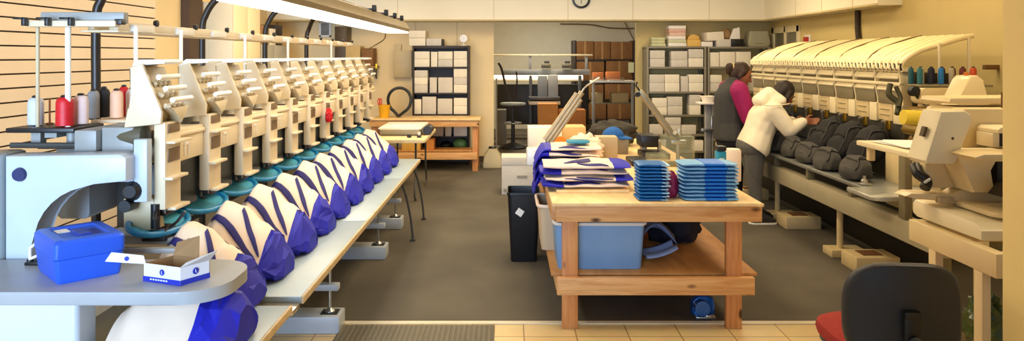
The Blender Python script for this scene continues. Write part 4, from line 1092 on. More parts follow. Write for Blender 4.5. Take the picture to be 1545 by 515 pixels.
# ================================================================ RIGHT MULTI-HEAD MACHINE
rm = thing('embroidery_machine', 'long multi-head embroidery machine with a curved hood of thread tubes along the right wall', 'embroidery machine', (3.0, 7.2, 0))
RP = 0.385; RY0 = 5.7; RN = 9; RE = RY0 + RN * RP
m_rcream = M('aged_cream_enamel', (226, 204, 154), 0.4, var=0.05, scale=8)
m_rwhite = M('warm_white_enamel', (240, 226, 186), 0.4, var=0.05, scale=8)
m_rgrey = M('olive_grey_enamel', (128, 118, 90), 0.45, var=0.08, scale=8)
m_rdark = M('dark_olive_metal', (46, 42, 32), 0.5, var=0.15, scale=10)
m_tube = M('cream_thread_tubes', (246, 228, 176), 0.4, var=0.05, scale=10)
m_rtable = M('grey_steel_table', (150, 152, 146), 0.3, metal=0.5, var=0.08, scale=8)
# frame
MB().box(2.6, 2.7, 4.45, RE + 0.1, 0.41, 0.56, 0.008).build('lower_beam', M('beam_grey', (176, 166, 136), 0.45, var=0.05), rm)
MB().box(2.59, 2.64, 4.82, 4.9, 0.56, 1.06, 0.004).build('front_post', m_rgrey, rm)
mb = MB(); mb.box(3.1, 3.2, RY0 - 0.1, RE + 0.1, 0.0, 0.9, 0.01); mb.build('rear_cabinet', m_rdark, rm)
for y in (5.55, 6.95, 8.35):
    p = MB().box(2.62, 2.95, y, y + 0.26, 0.0, 0.115, 0.006).build('foot_block', m_rcream, rm)
    MB().box(2.7, 2.85, y + 0.06, y + 0.2, 0.115, 0.122, 0.002).build('rubber_pad', M('pad_brown', (110, 70, 36), 0.8), p)
    mb = MB(); mb.cyl((2.72, y + 0.5, 0.06), (2.72, y + 0.5, 0.41), 0.025, seg=12); mb.box(2.62, 2.9, y + 0.42, y + 0.6, 0, 0.06, 0.005); mb.build('levelling_foot', m_rcream, rm)
# table
MB().box(2.57, 3.0, 5.35, RE + 0.05, 0.655, 0.68, 0.004).build('table_section', m_rtable, rm)
mb = MB(); mb.prism(rrect(2.45, 3.05, 4.95, 5.34, 0.06, (1, 1, 0, 0)), 'Z', 0.655, 0.685, 0.005); mb.build('end_tray', M('pale_tray', (196, 196, 184), 0.25, metal=0.4), rm)
for y in (5.6, 6.4, 7.2, 8.0, 8.8):
    MB().box(2.6, 2.66, y, y + 0.05, 0.562, 0.655, 0.004).build('table_bracket', m_rgrey, rm)
# bridge
MB().box(3.12, 3.4, RY0 - 0.02, RE + 0.1, 0.9, 1.5, 0.01).build('bridge_beam', m_rdark, rm)
MB().box(3.02, 3.1, RY0, RE, 1.40, 1.425, 0.004).build('cross_rail', m_rwhite, rm)
MB().box(3.06, 3.12, RY0, RE, 0.9, 1.12, 0.004).build('hook_guard', m_rdark, rm)
# one head
y = RY0
rh = MB().prism([(3.02, 1.52), (3.08, 1.545), (3.13, 1.50), (3.12, 1.13), (3.045, 1.12), (3.055, 1.28), (3.035, 1.36)], 'Y', y, y + 0.018, 0.004).build('head', m_rwhite, rm)
OFF[rh.name] = OFF[rm.name]
mb = MB(); mb.prism([(3.045, 1.51), (3.02, 1.46), (3.025, 1.45), (3.07, 1.49)], 'Y', y + 0.03, y + RP - 0.02, 0.002); mb.prism([(3.045, 1.40), (3.025, 1.365), (3.03, 1.355), (3.07, 1.385)], 'Y', y + 0.03, y + RP - 0.02, 0.002); mb.build('tension_bar', m_rwhite, rh)
MB().box(3.06, 3.12, y + 0.018, y + RP, 1.245, 1.50, 0.004).build('tension_panel', m_rgrey, rh)
MB().box(3.035, 3.07, y + 0.03, y + RP - 0.03, 1.25, 1.355, 0.005).build('motor_cover', m_rgrey, rh)
MB().box(3.045, 3.12, y + 0.15, y + RP - 0.01, 1.115, 1.25, 0.004).build('needle_case', m_rcream, rh)
MB().box(3.035, 3.11, y + 0.0, y + 0.12, 1.10, 1.25, 0.004).build('case_edge', m_rwhite, rh)
mb = MB(); mb.box(3.04, 3.046, y + 0.19, y + 0.34, 1.155, 1.16); mb.box(3.04, 3.046, y + 0.19, y + 0.34, 1.20, 1.205); mb.build('case_groove', m_rgrey, rh)
mb = MB(); mb.box(3.05, 3.1, y + 0.2, y + 0.3, 1.04, 1.115, 0.006); mb.build('presser_block', M('brass_block', (176, 140, 40), 0.35, metal=0.6), rh)
mb = MB(); mb.lathe([(0.014, 0.99), (0.014, 1.08), (0.022, 1.09), (0.022, 1.112), (0.0005, 1.118)], (3.03, y + 0.25, 0), 12); mb.build('presser_foot', m_steel, rh)
for i in range(1, RN): dup_part(rh, (0, i * RP, 0))
# hood of thread tubes: each head's bundle of tubes from the lip up over the back
def hood_pt(u):
    # lip -> curls up and back
    k = [(3.035, 1.515), (3.022, 1.545), (3.038, 1.585), (3.09, 1.63), (3.19, 1.68), (3.33, 1.726), (3.46, 1.762), (3.58, 1.785)]
    return k
prof = spl([(x, 0, z) for x, z in hood_pt(0)], 4)
y = RY0 - 0.04
NT = 9
mb = MB()
for k in range(NT):
    yy = y + (k + 0.5) * RP / NT
    rnd = random.Random(k)
    mb.tube([(p.x, yy + 0.006 * math.sin(p.x * 20 + k), p.z + 0.004 * math.sin(k * 2.1 + p.x * 9)) for p in prof], 0.0195, 8)
hood = mb.build('thread_tubes', m_tube, rm)
OFF[hood.name] = OFF[rm.name]
mb = MB()
for k in range(6):
    yy = y + (k + 0.1) * RP / 6
    mb.tube([(3.03, yy, 1.512), (2.998, yy + 0.015, 1.535), (3.005, yy + 0.045, 1.575), (3.06, yy + 0.075, 1.622)], 0.011, 6)
mb.build('tube_ends', m_rwhite, hood)
MB().box(3.006, 3.03, y, y + RP, 1.52, 1.575, 0.002).build('gap_shade_strip', m_rdark, hood)  # dark strip painting the shaded gaps behind the tube ends
mb = MB(); mb.box(3.04, 3.10, y, y + RP, 1.50, 1.512, 0.003); mb.build('tube_holder', m_rgrey, hood)
for i in range(1, RN): dup_part(hood, (0, i * RP, 0))
m_sb = M('strap_brown', (120, 100, 60), 0.6)
for k in range(6):
    yy = 6.2 + k * 0.55
    mb = MB(); mb.tube([(p.x, yy + 0.25 * i / len(prof), p.z + 0.022) for i, p in enumerate(prof[6:])], 0.007, 6); mb.build('tube_strap', m_sb, rm)
# roof supports and cone shelf at the near end
for (x, yy, z1) in ((3.30, RY0 - 0.05, 1.73), (3.54, RY0 - 0.03, 1.77)):
    mb = MB(); mb.cyl((x, yy, 1.42), (x, yy, z1), 0.012, seg=10); mb.build('hood_post', m_rwhite, rm)
MB().box(3.02, 3.55, RY0 - 0.3, RY0 - 0.06, 1.405, 1.42, 0.004).build('cone_shelf', m_rgrey, rm)
mb = MB(); mb.box(3.25, 3.29, RY0 - 0.2, RY0 - 0.06, 1.2, 1.405, 0.004); mb.build('shelf_bracket', m_rdark, rm)
# near end drive: rounded covers and a drum with yellow light put into its colour
mb = MB(); mb.tube([(2.765, 5.17, 1.205), (3.02, 5.17, 1.19)], 0.052, 18); mb.build('drum_cover', M('yellow_lit_cover', (236, 210, 70), 0.4, var=0.05), rm)
mb = MB(); mb.prism(rrect(2.9, 3.2, 1.06, 1.13, 0.03), 'Y', 5.25, 5.45, 0.01); mb.prism(rrect(2.95, 3.2, 0.96, 1.05, 0.03), 'Y', 5.25, 5.45, 0.01); mb.prism(rrect(2.93, 3.2, 1.135, 1.26, 0.05), 'Y', 5.27, 5.45, 0.01); mb.build('drive_housing', M('dark_brass', (128, 104, 36), 0.4, metal=0.4), rm)
mb = MB(); mb.prism(rrect(3.0, 3.26, 1.28, 1.40, 0.03), 'Y', 5.36, 5.5, 0.008); mb.prism(rrect(3.08, 3.4, 1.15, 1.30, 0.02), 'Y', 5.4, 5.55, 0.008); mb.box(2.9, 3.5, 5.42, 5.68, 0.5, 0.95, 0.01); mb.build('end_box', m_rcream, rm)
mb = MB(); mb.lathe([(0.0005, -0.03), (0.035, -0.025), (0.04, 0.02), (0.0005, 0.025)], (2.97, 5.4, 1.375), 18, 'Y'); mb.cyl((2.97, 5.4, 1.36), (3.06, 5.42, 1.28), 0.014, seg=8); mb.build('hand_wheel', m_black, rm)
mb = MB(); mb.tube(spl([(2.9, 5.6, 1.42), (2.88, 5.58, 1.34), (2.93, 5.55, 1.28), (2.9, 5.5, 1.2)], 6), 0.022, 8); mb.tube(spl([(2.93, 5.58, 1.4), (2.95, 5.55, 1.32), (2.91, 5.5, 1.25)], 6), 0.016, 8); mb.build('cable_bundle', M('cable_olive', (60, 58, 34), 0.6), rm)

# thread cones on the near shelf
cols = [((16, 84, 92), 'dark teal'), ((40, 110, 118), 'teal'), ((196, 184, 150), 'beige'), ((18, 20, 44), 'navy'), ((20, 24, 58), 'ink blue'), ((24, 116, 190), 'bright blue'), ((22, 30, 70), 'dark blue'), ((176, 164, 140), 'pale grey'), ((84, 24, 24), 'maroon'), ((110, 40, 40), 'wine red'), ((96, 66, 46), 'brown'), ((214, 84, 44), 'orange red'), ((188, 44, 36), 'brick red')]
for k, (rgb, nm) in enumerate(cols):
    x = 3.045 + k * 0.0395
    yy = RY0 - 0.12 - (0.05 if k % 2 else 0)
    c = (x, yy, 1.421)
    t = thing('thread_cone', f'{nm} thread cone on the shelf under the tube hood', 'thread cone', c, 'thread cones on the shelf of the right machine')
    mb = MB(); mb.lathe([(0.008, 0), (0.0196, 0.003), (0.0196, 0.10), (0.016, 0.118), (0.01, 0.122)], c, 14); mb.build('thread', M('thread_' + nm.replace(' ', '_'), rgb, 0.55, var=0.1, scale=40), t)
    mb = MB(); mb.lathe([(0.006, 0.1221), (0.009, 0.124), (0.005, 0.132), (0.0005, 0.133)], c, 10); mb.build('cone_tip', m_rdark, t)

# dark garments hung along the right machine, grey bags on its table
m_dk = M('black_fabric', (16, 16, 19), 0.85, var=0.15, scale=14, bump=0.1, bscale=200)
m_gr = M('charcoal_grey_fabric', (64, 62, 58), 0.85, var=0.12, scale=14, bump=0.1, bscale=200)
kTd = [(0, 1.0), (0.2, 1.08), (0.5, 1.05), (0.8, 0.95), (1, 0.82)]
kBd = [(0, 0.86), (0.4, 0.78), (0.8, 0.74), (1, 0.72)]
kWd = [(0, 0.10), (0.3, 0.165), (0.8, 0.175), (1, 0.12)]
def garment(i, cx, cy, label, kT, kB, kW, L, mat, group, name, patch=False):
    so = Vector((i * 3.7, i * 1.3, i)); z = min(b for _, b in kB)
    t = thing(name, label, 'bag', (cx, cy, z), group)
    f = bag_surface(i, cx, cy, 0, keysT=kT, keysB=kB, keysW=kW, x0=L, x1=0.0, amp=0.022)
    mb = MB(); mb.grid(f, 22, 30, wrapv=True, capu=True); mb.build('body', mat, t, auto=70)
    def fl(u, v): return f(0.25 + 0.5 * u, 0.18 + 0.16 * v, 0.006)
    mb = MB(); mb.grid(fl, 10, 6); mb.build('pocket', mat, t, solid=0.004)
    mb = MB(); mb.tube([f(0.1 + 0.8 * k / 14, 0.42 - 0.1 * math.sin(PI * k / 14), 0.006) for k in range(15)], 0.006, 6); mb.build('strap', m_black if mat is m_gr else m_gr, t)
    return t
for i in range(7):
    cy = RY0 + 0.2 + (i) * RP
    garment(i + 61, 2.74, cy, f'black bag hung upright on the right machine, {ORD[i]} from the near end', [(u, t - (0.10 if i in (3, 4) else 0)) for u, t in kTd], kBd, kWd, 0.265, m_dk, 'black bags hung on the right machine', 'hanging_bag')
kTg = [(0, 0.78), (0.25, 0.86), (0.6, 0.86), (1, 0.78)]
kBg = [(0, 0.692), (0.5, 0.684), (1, 0.69)]
kWg = [(0, 0.10), (0.3, 0.17), (0.8, 0.17), (1, 0.1)]
for i in range(7):
    cy = RY0 - 0.0 + i * RP + (0.1 if i else -0.02)
    garment(i + 81, 2.595, cy, f'charcoal grey bag lying on the right machine table, {ORD[i]} from the near end', kTg, kBg, kWg, 0.17, m_gr, 'grey bags on the right machine table', 'table_bag')
# small steel clip on the table edge
mb = MB(); mb.box(2.58, 2.66, 5.40, 5.46, 0.681, 0.70, 0.004); mb.lathe([(0.025, 0.70), (0.025, 0.715), (0.012, 0.73), (0.012, 0.75), (0.0005, 0.752)], (2.62, 5.43, 0), 14)
tag(mb.build('steel_clip', m_steel), 'small steel clip at the near end of the right machine table', 'clip')

# ================================================================ NEAR RIGHT SINGLE MACHINE
nm = thing('embroidery_machine', 'cream single-head embroidery machine on a stand in the near right corner', 'embroidery machine', (2.2, 3.3, 0))
m_n = M('near_cream_enamel', (228, 206, 156), 0.36, var=0.03, scale=6)
m_n2 = M('near_pale_enamel', (236, 222, 184), 0.34, var=0.03, scale=6)
mb = MB(); mb.box(1.91, 1.96, 2.89, 3.52, 0.758, 0.855, 0.004); mb.box(1.9605, 2.6, 2.89, 2.94, 0.758, 0.855, 0.004); mb.box(1.9605, 2.6, 3.47, 3.52, 0.758, 0.855, 0.004); mb.box(2.55, 2.6, 2.941, 3.469, 0.758, 0.855, 0.004); mb.build('stand_frame', m_n, nm)
for x in (1.91, 2.56):
    for yy in (2.975, 3.30): MB().box(x, x + 0.036, yy, yy + 0.055, 0.0, 0.758, 0.003).build('stand_leg', m_n, nm)
mb = MB(); mb.box(1.95, 2.56, 3.31, 3.345, 0.33, 0.40, 0.003); mb.box(1.95, 2.56, 2.985, 3.02, 0.33, 0.36, 0.003); mb.build('stand_rail', m_n, nm)
MB().box(1.95, 2.56, 3.02, 3.31, 0.345, 0.36, 0.002).build('stand_shelf', m_rcream, nm)
mb = MB(); mb.prism([(3.06, 0.865), (3.06, 0.905), (3.10, 0.93), (3.56, 0.94), (3.58, 0.92), (3.58, 0.875), (3.54, 0.86)], 'X', 1.96, 2.55, 0.008); mb.build('machine_bed', m_n2, nm)
mb = MB(); mb.prism([(1.83, 0.985), (1.86, 1.0), (2.06, 0.99), (2.09, 1.015), (2.2, 1.015), (2.6, 1.0), (2.6, 0.93), (2.08, 0.94), (2.04, 0.965), (1.88, 0.972)], 'Y', 3.40, 3.5, 0.004); mb.build('bed_arm', m_n, nm)
mb = MB(); mb.box(1.97, 2.04, 3.37, 3.41, 0.955, 0.985, 0.006); mb.build('bed_knob', M('knob_taupe', (176, 156, 120), 0.4), nm)
mb = MB(); mb.prism(rrect(2.06, 2.65, 3.1, 3.45, 0.05, (1, 0, 0, 1)), 'Z', 0.945, 0.965, 0.006); mb.build('work_plate', m_n, nm)
mb = MB(); mb.prism([(2.1, 0.941), (2.1, 0.86), (2.13, 0.80), (2.6, 0.80), (2.6, 0.941)], 'Y', 3.0, 3.058, 0.006); mb.build('bed_cover', m_n, nm)
# head block with sloped sides
mb = MB(); mb.prism([(1.925, 1.385), (2.035, 1.388), (2.06, 1.37), (2.065, 1.34), (1.995, 1.16), (1.98, 1.148), (1.865, 1.15), (1.855, 1.165)], 'Y', 3.28, 3.44, 0.014); hb = mb.build('head_block', m_n2, nm)
m_slot = M('slot_brown', (80, 62, 34), 0.6)
mb = MB(); mb.lathe([(0.0005, -0.002), (0.005, -0.002), (0.006, 0.001)], (1.975, 3.279, 1.265), 12, 'Y'); mb.build('screw_hole', m_slot, hb)
mb = MB(); mb.obox((1.879, 3.34, 1.29), (0.012, 0.03, 0.045), ry=0.3); mb.build('slot', m_slot, hb)
mb = MB(); mb.prism([(1.96, 1.205), (2.0, 1.218), (2.6, 1.218), (2.6, 1.19), (2.02, 1.188), (1.975, 1.192)], 'Y', 3.10, 3.277, 0.004); mb.build('arm_plate', m_n, nm)
mb = MB(); mb.prism([(2.12, 1.37), (2.14, 1.385), (2.6, 1.385), (2.6, 1.2), (2.08, 1.2)], 'Y', 3.46, 3.75, 0.01); mb.prism([(2.12, 1.41), (2.13, 1.428), (2.62, 1.432), (2.62, 1.402), (2.13, 1.40)], 'Y', 3.55, 3.8, 0.004); mb.build('upper_arm', m_n, nm)
mb = MB(); mb.prism([(2.19, 1.30), (2.205, 1.312), (2.55, 1.312), (2.55, 1.28), (2.19, 1.285)], 'Y', 3.30, 3.45, 0.004); mb.box(2.18, 2.21, 3.32, 3.44, 1.22, 1.283, 0.003); mb.box(2.33, 2.5, 3.31, 3.44, 1.22, 1.279, 0.003); mb.build('take_up_housing', m_n2, nm)
MB().box(2.212, 2.328, 3.36, 3.44, 1.22, 1.279, 0.003).build('needle_gap', m_rdark, nm)
mb = MB(); mb.prism([(2.0, 1.19), (2.05, 1.1), (2.08, 1.02), (2.18, 1.02), (2.15, 1.12), (2.2, 1.187)], 'Y', 3.30, 3.45, 0.006); mb.build('neck', m_n, nm)
mb = MB(); mb.box(2.2, 2.32, 3.32, 3.4, 1.02, 1.187, 0.006); mb.prism([(2.14, 1.019), (2.18, 1.07), (2.34, 1.06), (2.38, 1.019)], 'Y', 3.2, 3.3, 0.006); mb.build('hook_housing', m_rdark, nm)
mb = MB(); mb.box(2.34, 2.42, 3.22, 3.3, 1.03, 1.15, 0.01); mb.build('drive_box', m_n2, nm)
mb = MB(); mb.cyl((2.34, 3.5, 1.36), (2.34, 3.5, 1.46), 0.004, seg=8); mb.build('thread_post', M('post_brown', (120, 84, 40), 0.5), nm)
mb = MB(); mb.tube(spl([(1.93, 3.5, 1.11), (1.92, 3.46, 1.08), (1.95, 3.44, 1.05), (1.93, 3.42, 1.02)], 5), 0.024, 10); mb.build('cap_driver', m_black, nm)
mb = MB(); mb.obox((1.938, 3.412, 1.055), (0.035, 0.006, 0.012), ry=-0.6, bev=0.002); mb.build('driver_highlight', m_white, nm)  # white sliver painting a highlight on the black driver
MB().box(1.95, 2.5, 3.45, 3.5, 1.015, 1.15, 0.004).build('rear_panel', m_rcream, nm)
# side table that reaches along the aisle
st = thing('side_table', 'pale work table top with papers beside the near right machine head', 'table', (2.45, 4.2, 0))
mb = MB(); mb.prism([(2.2, 3.72), (2.8, 3.72), (2.8, 4.66), (2.2, 4.66)], 'Z', 1.07, 1.10, 0.005); mb.build('tabletop', m_n2, st)
mb = MB(); mb.box(2.24, 2.28, 4.58, 4.62, 0.98, 1.07, 0.006); mb.build('corner_block', m_n, st)
mb = MB(); mb.lathe([(0.018, 0.955), (0.026, 0.965), (0.026, 1.0), (0.018, 1.01)], (2.4, 4.2, 0), 16); mb.build('bracket_foot', m_n, st)
mb = MB(); mb.box(2.37, 2.43, 4.15, 4.25, 1.012, 1.07, 0.006); mb.build('bracket', m_n, st)
for x, yy in ((2.72, 3.75), (2.72, 4.6)): MB().box(x, x + 0.045, yy, yy + 0.045, 0, 1.07, 0.004).build('leg', m_rgrey, st)
mb = MB()
for k in range(4):
    rnd = random.Random(k)
    mb.obox((2.42 + rnd.uniform(-0.03, 0.03), 4.36 + rnd.uniform(-0.06, 0.06), 1.1025 + k * 0.003), (0.28, 0.36, 0.002), rz=rnd.uniform(-0.2, 0.2))
tag(mb.build('paper_pile', m_paper), 'loose pile of white papers on the pale side table', 'papers')
mb = MB(); mb.obox((2.5, 3.95, 1.108), (0.22, 0.26, 0.015), rz=0.1, bev=0.004); tag(mb.build('clipboard', M('tan_folder', (226, 204, 160), 0.6)), 'tan folder lying at the near end of the pale side table', 'folder')
# second single machine's control panel further back
cpn = thing('control_console', 'slanted cream control console standing before the right wall', 'control panel', (2.82, 4.4, 0))
mb = MB(); mb.prism([(2.60, 1.2), (2.663, 1.376), (2.715, 1.49), (2.735, 1.512), (2.775, 1.517), (2.815, 1.485), (2.823, 1.38), (2.88, 1.2)], 'Y', 4.36, 4.52, 0.01); mb.build('panel_shell', m_n, cpn)
mb = MB(); mb.box(2.82, 2.87, 4.4, 4.48, 0.05, 1.2, 0.006); mb.box(2.81, 2.97, 4.3, 4.58, 0.0, 0.05, 0.01); mb.build('pedestal', m_rcream, cpn)
mb = MB(); mb.lathe([(0.0005, 1.515), (0.014, 1.513), (0.014, 1.535), (0.0005, 1.537)], (2.755, 4.44, 0), 12); mb.build('red_button', M('amber_button', (206, 120, 40), 0.4), cpn)
# crumpled green bag on the stand shelf
blob_cloth('green_bag', 'crumpled dark green plastic bag on the stand shelf of the near machine', 'bag', (2.05, 3.16, 0.361), (0.16, 0.2, 0.26), M('green_plastic_film', (66, 84, 34), 0.25, var=0.2, scale=8), 44, amp=0.35, freq=4)
# ================================================================ SHELVES ON THE BACK WALL
FD = 11.08   # front plane of the left bookcase
m_green = M('green_film', (110, 150, 84), 0.5, var=0.2, scale=14)
bc = thing('bookcase', 'dark brown bookcase full of white cartons against the back wall', 'bookcase', (-1.0, 11.25, 0))
def px_x(px, d): return (px - CX) * d / F
def px_z(py, d): return EYE - (py - CY) * d / F
X0, X1 = px_x(622, FD), px_x(708, FD)
zt = px_z(69, FD)
for x in (X0, X1 - 0.025): MB().box(x, x + 0.025, FD, BW - 0.015, 0.0, zt, 0.003).build('side_panel', m_blackwood, bc)
MB().box(X0 + 0.025, X1 - 0.025, BW - 0.03, BW - 0.016, 0.0, zt, 0.0).build('back_panel', m_blackwood, bc)
sh = [px_z(p, FD) for p in (101, 140.5, 172.5, 206, 226)]
MB().box(X0 + 0.0255, X1 - 0.0255, FD, BW - 0.0305, zt - 0.045, zt, 0.002).build('top_board', m_blackwood, bc)
for z in sh: MB().box(X0 + 0.0255, X1 - 0.0255, FD, BW - 0.0305, z - 0.022, z, 0.002).build('shelf', m_blackwood, bc)

def stack(px0, px1, tops, z, d, depth, where, mat=None, group='white cartons on the shelves', name='white_carton'):
    """cartons standing on z, one over another; tops = pixel rows of their top edges, lowest carton first"""
    n = len(tops)
    zz = z
    for k, py in enumerate(tops):
        z1 = px_z(py, d)
        rnd = random.Random(int(px0 * 7 + py * 3))
        m = mat or (m_boxw if rnd.random() < 0.6 else m_boxg)
        mb = MB(); mb.box(px_x(px0, d), px_x(px1, d) - 0.004, d + 0.012 + rnd.uniform(0, 0.015), d + depth, zz + 0.001, z1 - 0.002, 0.003)
        o = mb.build(name, m)
        pos = '' if n == 1 else ((['lower', 'upper'][k] if n == 2 else ['lowest', 'middle', 'topmost'][k]) + ' ')
        tag(o, f'{pos}white carton {where}', 'carton', group)
        zz = z1
dp = 0.27
S = 'on the {} of the dark bookcase, {}'
stack(625, 648, (89, 77.5), sh[0], FD, dp, S.format('top shelf', 'at the left end'))
stack(650, 660, (78,), sh[0], FD, dp, 'narrow upright on the top shelf of the dark bookcase'.replace('narrow upright', 'standing narrow and upright'))
stack(661, 683, (89.5, 77.5), sh[0], FD, dp, S.format('top shelf', 'third column'))
stack(684.5, 705, (89, 77), sh[0], FD, dp, S.format('top shelf', 'at the right end'))
stack(625, 645, (128, 117, 106), sh[1], FD, dp, S.format('second shelf', 'at the left end'))
stack(648, 659, (117,), sh[1], FD, dp, 'standing narrow and upright on the second shelf of the dark bookcase')
stack(661, 683, (117,), sh[1], FD, dp, 'large and square on the second shelf of the dark bookcase')
stack(684.5, 705, (128, 117, 103.5), sh[1], FD, dp, S.format('second shelf', 'at the right end'))
stack(625, 635.5, (150,), sh[2], FD, dp, 'standing narrow at the left end of the third shelf of the dark bookcase')
stack(637, 658, (146,), sh[2], FD, dp, 'tall and square in the second place of the third bookcase shelf', m_boxg)
stack(660, 682.5, (149,), sh[2], FD, dp, 'square in the third place of the third bookcase shelf', m_boxg)
stack(684.5, 705, (160, 148), sh[2], FD, dp, S.format('third shelf', 'at the right end'))
stack(646, 669, (189,), sh[3], FD, dp, 'on the fourth bookcase shelf behind the pine table, leftmost', m_boxg)
stack(671.5, 681, (188,), sh[3], FD, dp, 'standing narrow on the fourth bookcase shelf behind the pine table')
stack(684.5, 705, (188,), sh[3], FD, dp, 'at the right end of the fourth bookcase shelf behind the pine table')
blob_cloth('film_pack', 'green and white film wrapped pack on the lowest bookcase shelf', 'pack', (px_x(694, FD), FD + 0.14, sh[4]), (0.22, 0.2, 0.17), m_green, 51, amp=0.12)
blob_cloth('dark_sack', 'black sack on the lowest bookcase shelf beside the green pack', 'sack', (px_x(672, FD), FD + 0.14, sh[4]), (0.18, 0.22, 0.12), m_black, 52, amp=0.12)
# white sticker on one carton (a part of nothing else)
# on top of the bookcase
stack(617, 642, (57, 46), zt, FD, 0.26, 'on top of the dark bookcase at its left end')
stack(643, 666, (58,), zt, FD, 0.26, 'on top of the dark bookcase next to the stack of two')
tag(MB().box(px_x(666.5, FD), px_x(668.5, FD), FD + 0.05, FD + 0.25, zt, zt + 0.1, 0.002).build('dark_book', m_blackwood), 'thin dark book upright on top of the bookcase', 'book')
fan = thing('desk_lamp', 'small round white lamp on top of the bookcase', 'lamp', (px_x(698, FD), FD + 0.12, zt))
c = (px_x(699, FD), FD + 0.1, zt)
mb = MB(); mb.lathe([(0.05, 0), (0.05, 0.012), (0.01, 0.02), (0.01, 0.06)], c, 16); mb.build('base', m_white, fan)
mb = MB(); mb.lathe([(0.06, -0.03), (0.065, 0.0), (0.05, 0.03), (0.0005, 0.04)], (c[0], c[1], zt + 0.11), 20, 'Y'); mb.build('shade', m_white, fan)
mb = MB(); mb.lathe([(0.0005, -0.02), (0.05, -0.022), (0.05, -0.015), (0.0005, -0.015)], (c[0], c[1], zt + 0.11), 20, 'Y'); mb.build('reflector', m_black, fan)

# ---- grey steel racks on the right of the opening
RD = 11.0
def rack(name, label, xa, xb, shelves, top):
    t = thing(name, label, 'rack', ((xa + xb) / 2, 11.2, 0))
    for x in (xa, xb - 0.03):
        for yy in (RD, BW - 0.06):
            MB().box(x, x + 0.03, yy, yy + 0.04, 0, top, 0.003).build('upright', m_rack, t)
    for z in shelves + [top]: MB().box(xa + 0.0, xb - 0.0, RD + 0.005, BW - 0.02, z - 0.03, z, 0.003).build('shelf', m_rack, t)
    MB().box(xa + 0.001, xa + 0.006, RD + 0.045, BW - 0.065, 0.1, top - 0.035, 0).build('side_panel', m_rack, t)
    return t
rs = [px_z(p, RD) for p in (101, 138.5, 173.5, 203, 228)]
rt = px_z(70, RD)
rack('steel_rack', 'grey steel rack of white cartons just right of the wide opening', px_x(976, RD), px_x(1066, RD), rs, rt)
xr0, xr1 = px_x(1068, RD), px_x(1163, RD)
rack('steel_rack', 'grey steel rack in the right rear corner behind the woman in the vest', xr0, xr1, [px_z(p, RD) for p in (100.5, 138, 175, 210)], px_z(70.5, RD))
rdp = 0.3
R_ = 'on the {} of the left steel rack, {}'
stack(981, 1004, (88.5, 76), rs[0], RD, rdp, R_.format('top shelf', 'left column'))
stack(1013, 1038, (90, 77), rs[0], RD, rdp, R_.format('top shelf', 'middle column'))
stack(1039.5, 1062, (87.5, 74), rs[0], RD, rdp, R_.format('top shelf', 'right column'))
stack(980, 1003, (125, 112.5), rs[1], RD, rdp, R_.format('second shelf', 'left column'))
stack(1003.5, 1026, (125, 112.5), rs[1], RD, rdp, R_.format('second shelf', 'second column'))
stack(1028, 1039, (115,), rs[1], RD, rdp, 'standing narrow and upright on the second shelf of the left steel rack')
stack(1040, 1062, (125, 112.5), rs[1], RD, rdp, R_.format('second shelf', 'right column'))
stack(984.5, 1007, (162, 148), rs[2], RD, rdp, R_.format('third shelf', 'left column'))
stack(1008, 1030.5, (160, 146), rs[2], RD, rdp, R_.format('third shelf', 'middle column'))
stack(1041, 1058, (159, 143), rs[2], RD, rdp, R_.format('third shelf', 'right column'))
stack(980, 1001, (188,), rs[3], RD, rdp, 'on the fourth shelf of the left steel rack, left column')
stack(1004, 1028, (189, 177), rs[3], RD, rdp, R_.format('fourth shelf', 'middle column'))
stack(1029, 1051, (189,), rs[3], RD, rdp, 'low on the fourth shelf of the left steel rack, right column')
stack(1048, 1062, (212,), rs[4], RD, rdp, 'on the lowest shelf of the left steel rack, right end')
stack(982, 1006, (211,), rs[4], RD, rdp, 'on the lowest shelf of the left steel rack, left end')
r2 = [px_z(p, RD) for p in (100.5, 138, 175, 210)]
stack(1072, 1086, (79,), r2[0], RD, rdp, 'on the top shelf of the corner rack, left end')
stack(1087, 1110, (78,), r2[0], RD, rdp, 'on the top shelf of the corner rack, second place')
stack(1111.5, 1134, (78,), r2[0], RD, rdp, 'on the top shelf of the corner rack, third place')
stack(1072, 1090, (125, 113), r2[1], RD, rdp, 'on the second shelf of the corner rack, left end')
stack(1138, 1158, (112,), r2[1], RD, rdp, 'on the second shelf of the corner rack, right end')
# on top of the racks
rnd = random.Random(8)
z = rt
for k in range(6):
    m = [m_paper, M('pale_green_pack', (206, 208, 172), 0.7), m_paper, M('pinkish_pack', (232, 196, 176), 0.7), M('rose_pack', (222, 178, 164), 0.7), m_paper][k]
    h = 0.052
    o = MB().box(px_x(1009, RD) + rnd.uniform(0, 0.02), px_x(1037, RD) + rnd.uniform(-0.02, 0.0), RD + 0.04, RD + 0.3, z + 0.001, z + h, 0.006).build('paper_pack', m)
    tag(o, f'paper pack in the tall pile on the left steel rack, {["lowest", "second from the bottom", "third from the bottom", "fourth from the bottom", "fifth from the bottom", "topmost"][k]}', 'paper pack', 'tall pile of paper packs')
    z += h
for k in range(3):
    o = MB().box(px_x(984, RD) + rnd.uniform(0, 0.02), px_x(1006, RD) + rnd.uniform(-0.02, 0), RD + 0.04, RD + 0.28, rt + k * 0.045 + 0.001, rt + (k + 1) * 0.045, 0.008).build('paper_pack', M('mint_pack', (202, 204, 160), 0.6, var=0.1, scale=20))
    tag(o, f'greenish paper pack on top of the left steel rack, {["lowest", "middle", "topmost"][k]} of three', 'paper pack', 'greenish paper packs')
tag(MB().box(px_x(1038, RD), px_x(1058, RD), RD + 0.04, RD + 0.3, rt + 0.001, rt + 0.10, 0.004).build('amber_carton', M('amber_card', (226, 184, 96), 0.8)), 'amber carton under the domed one on the left steel rack', 'carton')
